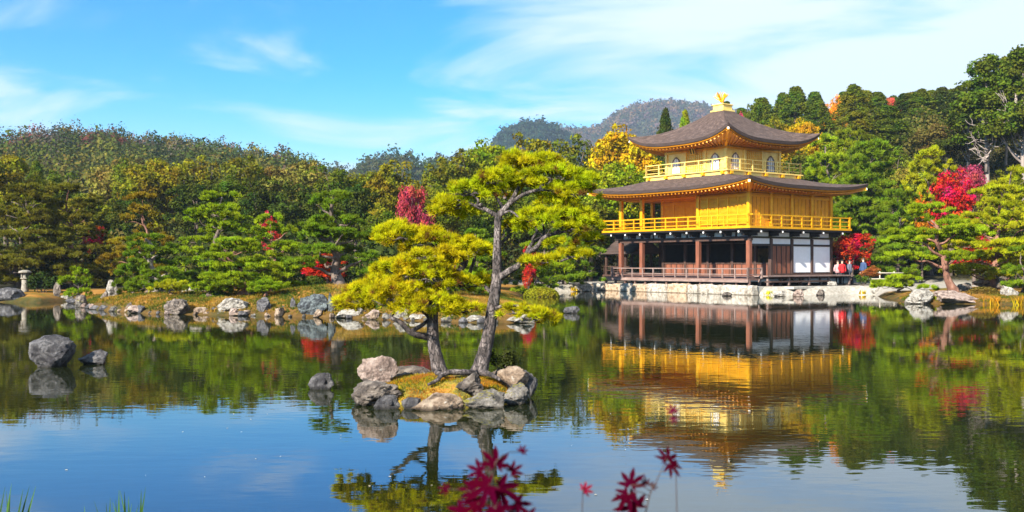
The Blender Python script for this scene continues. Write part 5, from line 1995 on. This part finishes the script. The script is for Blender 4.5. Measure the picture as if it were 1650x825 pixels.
RS = 'boulders of the right shore'
for a in [
    (1482, 490, 48, 26, 'rock_pale', 'big whitish boulder below the leaning red pine'),
    (1540, 490, 74, 22, 'rock_pink', 'broad pinkish boulder right of the whitish one'),
    (1552, 471, 22, 16, 'rock_grey', 'grey rock behind the broad pinkish boulder', 50.5),
    (1628, 489, 26, 29, 'rock_pale', 'upright white stone among the yellow reeds'),
    (1592, 488, 20, 10, 'rock_pale', 'small white rock left of the yellow reeds'),
    (1585, 460, 36, 13, 'rock_tan', 'flat tan rock behind the clipped russet dome', 54),
    (1614, 462, 22, 18, 'rock_grey', 'dark grey rock behind the upright white stone', 52.5),
    (1647, 490, 16, 12, 'rock_grey', 'grey stone cut by the right edge of the shore'),
]:
    rock(*a[:6], D=a[6] if len(a) > 6 else None, group=RS)
# small edging stones all along the bank's waterline
rng = np.random.default_rng(91)
seg = [pxY(*q) for q in ((128, 495), (150, 498), (205, 504), (262, 507), (310, 507), (345, 508), (400, 509), (480, 511), (540, 512), (600, 515), (660, 517), (720, 519), (790, 521), (850, 520))]
for (ax, ay), (bx, by) in zip(seg, seg[1:]):
    L_ = math.hypot(bx - ax, by - ay)
    for q in np.arange(.1, L_, .62):
        t = (q + rng.uniform(-.15, .15)) / L_
        W_ = rng.uniform(.16, .48)
        me = ROCKM[int(rng.integers(0, 14))]
        o = bpy.data.objects.new('edging_stone', me)
        COL.objects.link(o)
        o.material_slots[0].link = 'OBJECT'
        o.material_slots[0].material = M[('rock_moss', 'rock_tan', 'rock_pink', 'rock_dark', 'rock_moss', 'rock_tan')[int(rng.integers(0, 6))]]
        o.location = (ax + (bx - ax) * t, ay + (by - ay) * t + rng.uniform(-.05, .22), -.10)
        o.scale = (W_, W_ * .8, .10 + W_ * rng.uniform(.35, .75))
        o.rotation_euler = (0, 0, rng.uniform(0, 6.28))
        tag(o, 'small rough edging stone at the waterline of the left grassy bank', 'stone', 'small edging stones of the left bank')
# boat landing: a stone lintel and a plank over the water in front of the side platform
mb = MB()
mb.box(8.3, 9.5, -4.4, 3.2, .34, .5)
lan = mb.build('landing_slab', M['slab'], None, bevel=.02)
lan.location = (PAV[0], PAV[1], 0)
lan.rotation_euler = (0, 0, math.atan2(PX[1], PX[0]))
tag(lan, 'long pale stone landing step in front of the side platform of the pavilion', 'landing')


# clipped dome, reeds, tufts
def tuft(label, px, py, D, w, h, n, color, seed, name='grass_tuft', cat='grass', group=None, width=.02, lean=.25):
    rng = np.random.default_rng(seed)
    s = D / FPX
    b = P(px, py, D)
    V, T = [], []
    for k in range(n):
        r0 = np.array([rng.normal(0, w * s * .25), rng.normal(0, w * s * .2), 0])
        d = np.array([rng.normal(0, lean), rng.normal(0, lean), 1.0])
        L = h * s * rng.uniform(.55, 1.05)
        bend = np.array([d[0], d[1], -abs(rng.normal(0, .25))]) * L * .35
        sd = unit(np.cross(d, rng.normal(0, 1, 3)))
        q = [r0, r0 + d * L * .5, r0 + d * L + bend]
        w0, w1 = width, width * .8
        V += [q[0] - sd * w0 / 2, q[0] + sd * w0 / 2, q[1] + sd * w1 / 2, q[1] - sd * w1 / 2,
              q[1] - sd * w1 / 2, q[1] + sd * w1 / 2, q[2] + sd * .001, q[2] - sd * .001]
        T += [rng.uniform()] * 8
    T = [T[i - i % 8] for i in range(len(T))]
    o = link(name, np_mesh(name, np.array(V), 4, {'tint': np.array(T)}), M['leaf'])
    o.location = b
    o.color = (*color, 1)
    return tag(o, label, cat, group)


def dome(label, px, py, D, w, h, color, seed, group=None):
    rng = np.random.default_rng(seed)
    s = D / FPX
    n = 3500
    d = unit(rng.normal(0, 1, (n, 3)))
    d[:, 2] = np.abs(d[:, 2])
    p = d * np.array([w * s / 2, w * s * .4, h * s]) * rng.uniform(.86, 1.0, (n, 1))
    root = empty('clipped_shrub', P(px, py, D))
    tag(root, label, 'shrub', group)
    MB().tube([(0, 0, -.1), (0, 0, h * s * .6)], [.06, .04], 6).build('stem', M['bark'], root)
    o = link('foliage', np_mesh('foliage', leaf_quads(p, d, .10, rng), 4, {'tint': np.repeat(rng.uniform(0, 1, n), 4)}), M['leaf'], root)
    o.color = (*color, 1)


CS = 'low shrubs of the banks'
dome('russet clipped dome shrub behind the small white rock on the right shore', 1584, 484, 49.5, 70, 22, (.13, .085, .018), 1, CS)
dome('low green mound shrub left of the big rounded grey boulder', 250, 500, 40.5, 54, 16, (.13, .15, .015), 2, CS)
dome('small green shrub above the pale row of stones', 348, 488, 41, 60, 20, (.11, .17, .015), 3, CS)
dome('yellow green mound shrub at the water of the cove', 872, 478, 58, 60, 16, (.22, .22, .012), 4, CS)
dome('dark shrub left of the grey mound trunk', 505, 468, 44, 46, 24, (.05, .075, .012), 5, CS)
dome('dark shrub right of the grey mound trunk', 588, 468, 44, 56, 26, (.04, .06, .012), 6, CS)
leafy_shrub('shrub', 'small dark green shrub on the white gravel by the platform end', 1391, 461, 63.5, 26, 18, (.06, .10, .012), 500, .10, 7, CS)
leafy_shrub('shrub', 'dark green shrub behind the stone lantern', 68, 474, 52.5, 44, 34, (.03, .055, .012), 900, .14, 8, CS)
YT = 'yellow grass at the waterline'
tuft('yellow reeds left of the upright white stone', 1603, 492, 46.5, 24, 18, 40, (.36, .25, .01), 11, 'reed_clump', 'reeds', YT, .05)
tuft('yellow reeds right of the upright white stone', 1642, 492, 46.3, 18, 18, 32, (.36, .25, .01), 12, 'reed_clump', 'reeds', YT, .05)
tuft('yellow tuft on the landing left of the white boulder', 1238, 475, 60.6, 12, 9, 30, (.5, .38, .01), 13, 'grass_tuft', 'grass', YT, .05)
tuft('yellow tuft between landing block and stone heap', 1333, 473, 62.6, 12, 11, 34, (.55, .38, .01), 14, 'grass_tuft', 'grass', YT, .05)
tuft('amber tuft low in the stone heap', 1390, 474, 61, 12, 9, 26, (.5, .25, .01), 15, 'grass_tuft', 'grass', YT, .05)
tuft('yellow tuft among the cove stones', 925, 469, 68.2, 9, 9, 24, (.5, .38, .01), 16, 'grass_tuft', 'grass', YT, .05)
tuft('yellow green tuft between the two big right boulders', 1507, 484, 48.2, 16, 14, 40, (.36, .36, .01), 17, 'grass_tuft', 'grass', YT, .05)

# ------------------------------------------------------------------ stone lantern
ln = empty('stone_lantern', (*pxD(40, 52.5), gz(*pxD(40, 52.5))))
ln.scale = (.76, .76, .80)
tag(ln, 'pale stone lantern with flat cap on the far left bank', 'stone lantern')
M['lantern'] = noise_mat('weathered_granite', [(0.3, (.15, .13, .10)), (0.7, (.30, .27, .22))], 6, .9, .6, 30)
MB().tube([(0, 0, -.1), (0, 0, .1), (0, 0, .5), (0, 0, .78)], [.26, .24, .19, .2], 12, .1).build('post', M['lantern'], ln, True)
MB().tube([(0, 0, .78), (0, 0, .84), (0, 0, .9)], [.2, .3, .28], 8).build('platform', M['lantern'], ln)
fb = MB()
for a in range(4):
    c, s_ = math.cos(a * math.pi / 2 + .6), math.sin(a * math.pi / 2 + .6)
    fb.tube([(c * .19, s_ * .19, .9), (c * .19, s_ * .19, 1.2)], .055, 6)
fb.tube([(0, 0, .9), (0, 0, 1.2)], .13, 8)
fb.build('fire_box', M['lantern'], ln)
MB().tube([(0, 0, 1.2), (0, 0, 1.24), (0, 0, 1.32), (0, 0, 1.40)], [.40, .44, .40, .16], 8, .08).build('cap', M['lantern'], ln)

# ------------------------------------------------------------------ bamboo rail and visitors right of the pavilion
fx = [Vector((*pxD(p_, 68), 0)) for p_ in (1395, 1418, 1441)]
fe = empty('bamboo_fence', (fx[0].x, fx[0].y, gz(fx[0].x, fx[0].y)))
tag(fe, 'low pale bamboo rail fence along the path right of the pavilion', 'fence')
M['bamboo'] = noise_mat('weathered_bamboo', [(0.3, (.36, .31, .24)), (0.7, (.55, .49, .40))], 4, .7)
wd = fx[-1] - fx[0]
for z in (.35, .75):
    MB().tube([(-.4, 0, z), (wd.x + .6, 0, z)], .035, 8).build('rail', M['bamboo'], fe, True)
for k in range(3):
    MB().tube([(wd.x * k / 2, .04, -.1), (wd.x * k / 2, .04, .85)], .04, 8).build('post', M['bamboo'], fe, True)


def person(label, px, D, jacket, trousers, hair, face, seed, h=1.58, arm=.0):
    x, y = pxD(px, D)
    root = empty('person', (x, y, gz(x, y)), face)
    tag(root, label, 'person', 'visitors on the path')
    bm = bmesh.new()
    sk = bm.verts.layers.skin.verify()
    J = {'pel': (0, 0, .92, .13), 'wai': (0, .01, 1.08, .115), 'che': (0, .01, 1.28, .135), 'nec': (0, .01, 1.42, .055), 'hea': (0, -.01, 1.54, .075), 'top': (0, -.005, 1.63, .07),
         'shl': (-.17, .01, 1.36, .055), 'ell': (-.24, .02 - arm * .3, 1.10, .042), 'wrl': (-.22, -.10 - arm, .92 + arm * .8, .030), 'hal': (-.21, -.14 - arm, .86 + arm * .9, .034),
         'shr': (.17, .01, 1.36, .055), 'elr': (.24, .02, 1.10, .042), 'wrr': (.22, -.08, .90, .030), 'har': (.21, -.11, .83, .034),
         'hil': (-.09, 0, .86, .095), 'knl': (-.10, -.03, .48, .062), 'anl': (-.10, .02, .09, .042), 'tol': (-.11, -.13, .035, .034),
         'hir': (.09, 0, .86, .095), 'knr': (.10, -.01, .48, .062), 'anr': (.10, .04, .09, .042), 'tor': (.12, -.11, .035, .034)}
    vv = {}
    for k, (a, b_, c, r) in J.items():
        v = bm.verts.new((a, b_, c))
        v[sk].radius = (r, r * .85)
        v[sk].use_root = k == 'pel'
        vv[k] = v
    for e in ('pel wai', 'wai che', 'che nec', 'nec hea', 'hea top', 'che shl', 'shl ell', 'ell wrl', 'wrl hal', 'che shr', 'shr elr', 'elr wrr', 'wrr har',
              'pel hil', 'hil knl', 'knl anl', 'anl tol', 'pel hir', 'hir knr', 'knr anr', 'anr tor'):
        a, b_ = e.split()
        bm.edges.new((vv[a], vv[b_]))
    me = bpy.data.meshes.new('body')
    bm.to_mesh(me)
    bm.free()
    mt, N, L, b = mat_new('skin_and_trousers')
    tcn = N.new('ShaderNodeTexCoord')
    sp = N.new('ShaderNodeSeparateXYZ')
    L.new(tcn.outputs['Object'], sp.inputs[0])
    r = ramp(N, [(0, (.03, .025, .02)), (.05, trousers), (.78, (.62, .40, .29))], 'CONSTANT')
    mrr = N.new('ShaderNodeMapRange')
    mrr.inputs['From Max'].default_value = 1.2
    L.new(sp.outputs[2], mrr.inputs['Value'])
    L.new(mrr.outputs[0], r.inputs[0])
    L.new(r.outputs[0], b.inputs['Base Color'])
    b.inputs['Roughness'].default_value = .7
    o = link('body', me, mt, root)
    o.modifiers.new('skin', 'SKIN').use_smooth_shade = True
    o.modifiers.new('sub', 'SUBSURF').levels = 1
    o.modifiers['sub'].render_levels = 1
    jk = MB()
    jk.tube([(0, .005, .80), (0, .005, .95), (0, .012, 1.10), (0, .012, 1.28), (0, .012, 1.38), (0, .012, 1.44)], [.19, .185, .165, .185, .15, .07], 14)
    for sgn, kl in ((-1, 'l'), (1, 'r')):
        jk.tube([Vector(J['sh' + kl][:3]) + Vector((-sgn * .03, 0, 0)), J['el' + kl][:3], J['wr' + kl][:3]], [.085, .07, .055], 10)
    mj = noise_mat('jacket_cloth', [(.3, tuple(c * .85 for c in jacket)), (.7, jacket)], 6, .85)
    jk.build('jacket', mj, root, True)
    hr = bmesh.new()
    bmesh.ops.create_uvsphere(hr, u_segments=14, v_segments=10, radius=.108)
    bmesh.ops.delete(hr, geom=[v for v in hr.verts if v.co.z < -.03 and v.co.y < .03 or v.co.z < -.085], context='VERTS')
    hm = bpy.data.meshes.new('hair')
    hr.to_mesh(hm)
    hr.free()
    ho = link('hair', hm, noise_mat('hair', [(.3, hair), (.7, tuple(c * 1.4 for c in hair))], 12, .5), root, True)
    ho.location = (0, .012, 1.60)
    fc = MB()
    fc.tube([(0, -.10, 1.585), (0, -.115, 1.565), (0, -.105, 1.55)], [.01, .016, .014], 6)
    for sgn in (-1, 1):
        fc.tube([(sgn * .03, -.094, 1.60), (sgn * .03, -.1, 1.60)], [.011, .008], 6)
    fc.tube([(-.02, -.092, 1.515), (.02, -.092, 1.515)], [.006, .006], 6)
    fc.build('face', noise_mat('face_skin', [(.3, (.45, .27, .2)), (.7, (.55, .34, .26))], 9, .6), root, True)
    root.scale = (h / 1.66,) * 3


person('visitor in a red jacket and dark trousers under the red maple', 1357, 67.8, (.45, .01, .014), (.02, .02, .025), (.02, .015, .012), .2, 1)
person('visitor in a pale pink top left of the red jacket', 1350, 68.2, (.42, .24, .25), (.03, .03, .035), (.05, .03, .02), -.5, 2, 1.55)
person('visitor in grey blue clothes right of the red jacket', 1369, 68.4, (.10, .11, .15), (.04, .05, .07), (.03, .02, .015), .9, 3)
person('visitor in a dark blue coat by the bamboo fence', 1391, 68.0, (.03, .06, .14), (.03, .03, .04), (.05, .035, .025), -1.2, 4, 1.7)


# ------------------------------------------------------------------ reeds and maple sprigs on the near bank
NB = 'green iris blades on the near bank'
for px, D, w, h, n, lab, sd_ in ((14, 5.0, 20, 440, 7, 'clump of green blades in the bottom left corner', 21), (162, 5.1, 16, 428, 3, 'short pair of green blades left of the middle blades', 22),
                                 (180, 5.15, 12, 432, 4, 'middle clump of thin green blades at the bottom edge', 25), (205, 5.05, 22, 438, 7, 'tallest clump of green blades right of the middle ones', 23)):
    x, y = pxD(px, D)
    z = gz(x, y)
    top = CAM_H + (YH - 782) / FPX * D
    rng = np.random.default_rng(sd_)
    V, T = [], []
    for k in range(n):
        r0 = np.array([rng.normal(0, .035), rng.normal(0, .03), 0])
        L = (top - z) * rng.uniform(.86, 1.02)
        dx = rng.normal(0, .045)
        q = [r0, r0 + np.array([dx * L * .35, 0, L * .5]), r0 + np.array([dx * L * .8, .02, L * .8]), r0 + np.array([dx * L * 1.5, .03, L])]
        sd = np.array([1, rng.uniform(-.5, .5), 0])
        ws = [.016, .016, .012, .001]
        for i in range(3):
            V += [q[i] - sd * ws[i] / 2, q[i] + sd * ws[i] / 2, q[i + 1] + sd * ws[i + 1] / 2, q[i + 1] - sd * ws[i + 1] / 2]
        T += [rng.uniform()] * 12
    o = link('iris_clump', np_mesh('iris_clump', np.array(V), 4, {'tint': np.array(T)}), M['leaf'])
    o.location = (x, y, z)
    o.color = (.05, .12, .02, 1)
    tag(o, lab, 'iris leaves', NB)


def maple_leaf(mb, c, size, normal, up, rng):
    """seven pointed leaf, slightly folded."""
    n = Vector(normal).normalized()
    u = Vector(up)
    u = (u - n * u.dot(n)).normalized()
    s = n.cross(u)
    pts = []
    lobes = [(-128, .42), (-82, .74), (-40, .92), (0, 1.0), (40, .92), (82, .74), (128, .42)]
    for i, (a, r) in enumerate(lobes):
        for da, f in ((-13, .60), (-6, .78), (0, 1.0), (6, .78), (13, .60)):
            pts.append((a + da, r * f))
        if i < 6:
            pts.append(((a + lobes[i + 1][0]) / 2, .27 + .05 * rng.random()))
    V = [Vector(c)]
    for a, r in pts:
        t = math.radians(a)
        rr = r * size
        V.append(Vector(c) + u * math.cos(t) * rr + s * math.sin(t) * rr + n * (-.35 * rr * r * (.6 + .3 * abs(math.sin(t)))))
    mb.add(V, [(0, i, i + 1) for i in range(1, len(V) - 1)])


M['maple_near'] = foliage_mat('crimson_maple_leaf', .35, hue=.012, spread=.2, nscale=40)


def sprig(label, stem, leaves, color, seed, D):
    rng = random.Random(seed)
    b = P(stem[0][0], stem[0][1], stem[0][2])
    root = empty('maple_sprig', b)
    tag(root, label, 'maple sprig', 'maple sprigs close to the camera')
    mb = MB()
    pp, rr = smooth_path([P(*q[:3]) - b for q in stem], [q[3] for q in stem], 5)
    mb.tube(pp, [q * .55 for q in rr], 6)
    lv = []
    for (px, py, d, size, upx, upz, nx) in leaves:
        c = P(px, py, d) - b
        j = min(pp, key=lambda q: (q - c).length)
        mb.tube([j, j.lerp(c, .5) + Vector((0, 0, .004)), c], [.0006, .0005, .0005], 5)
        lm = MB()
        maple_leaf(lm, c, size, (nx, -.75, .45 + rng.uniform(-.2, .2)), (upx, .15, upz), rng)
        o = lm.build('leaf', M['maple_near'], root)
        o.color = (*color, 1)
    mb.build('stem', M['wood'], root, True)


zb = .5
sprig('large crimson maple sprig rising at the bottom centre',
      [(778, 424 + 1650 * (1.9 - .42) / 1.15, 1.15, .004), (780, 1400, 1.13, .0035), (782, 1000, 1.1, .003), (786, 840, 1.08, .002), (792, 775, 1.08, .0014), (800, 742, 1.08, .001)],
      [(799, 750, 1.08, 0.0261, .1, 1, .2), (788, 782, 1.06, 0.0323, -.7, -.5, -.2), (804, 786, 1.07, 0.0311, .8, -.5, .3), (775, 760, 1.09, 0.0199, -.9, .4, -.2), (824, 760, 1.09, 0.0161, .8, .5, .1),
       (770, 812, 1.06, 0.0249, -.8, -.6, -.1), (799, 820, 1.05, 0.0298, .2, -1, .1), (830, 812, 1.08, 0.0249, .8, -.7, .3), (745, 824, 1.07, 0.0249, -.8, -.4, -.3), (721, 788, 1.12, 0.0124, -1, .2, 0),
       (840, 728, 1.12, 0.0099, .5, .8, 0), (789, 834, 1.1, 0.0280, .1, -1, 0), (848, 834, 1.06, 0.0223, .6, -.6, .2), (762, 790, 1.1, 0.0186, -1, .1, 0)],
      (.062, .0012, .013), 5, 1.08)  # crimson lowered: the leaves' shade sits in their colour
sprig('thin crimson maple sprig with few leaves right of the large one',
      [(1030, 424 + 1650 * (1.9 - .42) / 1.2, 1.2, .003), (1032, 1300, 1.18, .0026), (1036, 900, 1.16, .002), (1044, 810, 1.16, .0014), (1058, 775, 1.16, .0011), (1072, 745, 1.16, .0008)],
      [(1076, 742, 1.16, .022, .3, .9, .3), (1080, 748, 1.15, .018, .5, -1, .2), (1016, 782, 1.16, .024, .1, 1, -.2), (1012, 796, 1.15, .024, -.4, -1, -.2), (1040, 780, 1.17, .010, 0, 1, 0),
       (1026, 818, 1.15, .030, -.6, .5, 0), (1050, 784, 1.17, .009, .6, .4, 0)],
      (.055, .0014, .011), 6, 1.16)  # same shade-darkened crimson
sprig('single dark maple leaf sprig between the two crimson sprigs',
      [(930, 424 + 1650 * (1.9 - .42) / 1.25, 1.25, .002), (934, 1200, 1.24, .0016), (938, 830, 1.22, .001), (941, 795, 1.22, .0007)],
      [(941, 790, 1.22, .014, .8, .5, .1)], (.25, .006, .03), 7, 1.22)
sprig('two tiny dark maple leaves on a twig before the pavilion reflection',
      [(1098, 424 + 1650 * (1.9 - .42) / 1.3, 1.3, .002), (1096, 1150, 1.28, .0016), (1090, 800, 1.26, .001), (1086, 672, 1.25, .0007)],
      [(1085, 664, 1.25, .013, -.3, 1, .1), (1200 - 4 - 112, 672, 1.25, .010, .5, -1, .1)], (.12, .008, .03), 8, 1.25)

# fallen leaves and specks drifting on the near water
rng = np.random.default_rng(44)
n = 26
x, y = rng.uniform(-4.2, 1.5, n), rng.uniform(7.6, 13.0, n)
p = np.stack([x, y, np.full(n, .004)], 1)
V = leaf_quads(p, np.tile([0, 0, 1.0], (n, 1)), .03, rng, jit=.03)
V[:, 2] = np.maximum(V[:, 2], .003)
pal = np.array([(.6, .5, .35), (.7, .68, .62), (.55, .35, .2)])
rgba = np.concatenate([np.repeat(pal[rng.integers(0, 3, n)], 4, 0), np.ones((n * 4, 1))], 1)
tag(link('floating_leaves', np_mesh('floating_leaves', V, 4, {'col': rgba, 'tint': np.repeat(rng.uniform(0, 1, n), 4)}), M['leafmass']), kind='stuff')

# ------------------------------------------------------------------ the air: one closed box of thin even haze
def haze():
    m = bpy.data.materials.new('haze')
    m.use_nodes = True
    N, L = m.node_tree.nodes, m.node_tree.links
    N.remove(N['Principled BSDF'])
    v = N.new('ShaderNodeVolumePrincipled')
    v.inputs['Color'].default_value = (.62, .79, 1.0, 1)
    v.inputs['Density'].default_value = HAZE_DENSITY
    v.inputs['Anisotropy'].default_value = 0.2
    L.new(v.outputs[0], N['Material Output'].inputs['Volume'])
    m.cycles.homogeneous_volume = True if hasattr(m, 'cycles') else None
    o = MB().box(-5300, 5300, -5300, 5300, -2.0, 275).build('haze', m)
    tag(o, kind='stuff')


HAZE_DENSITY = 0.00022
haze()
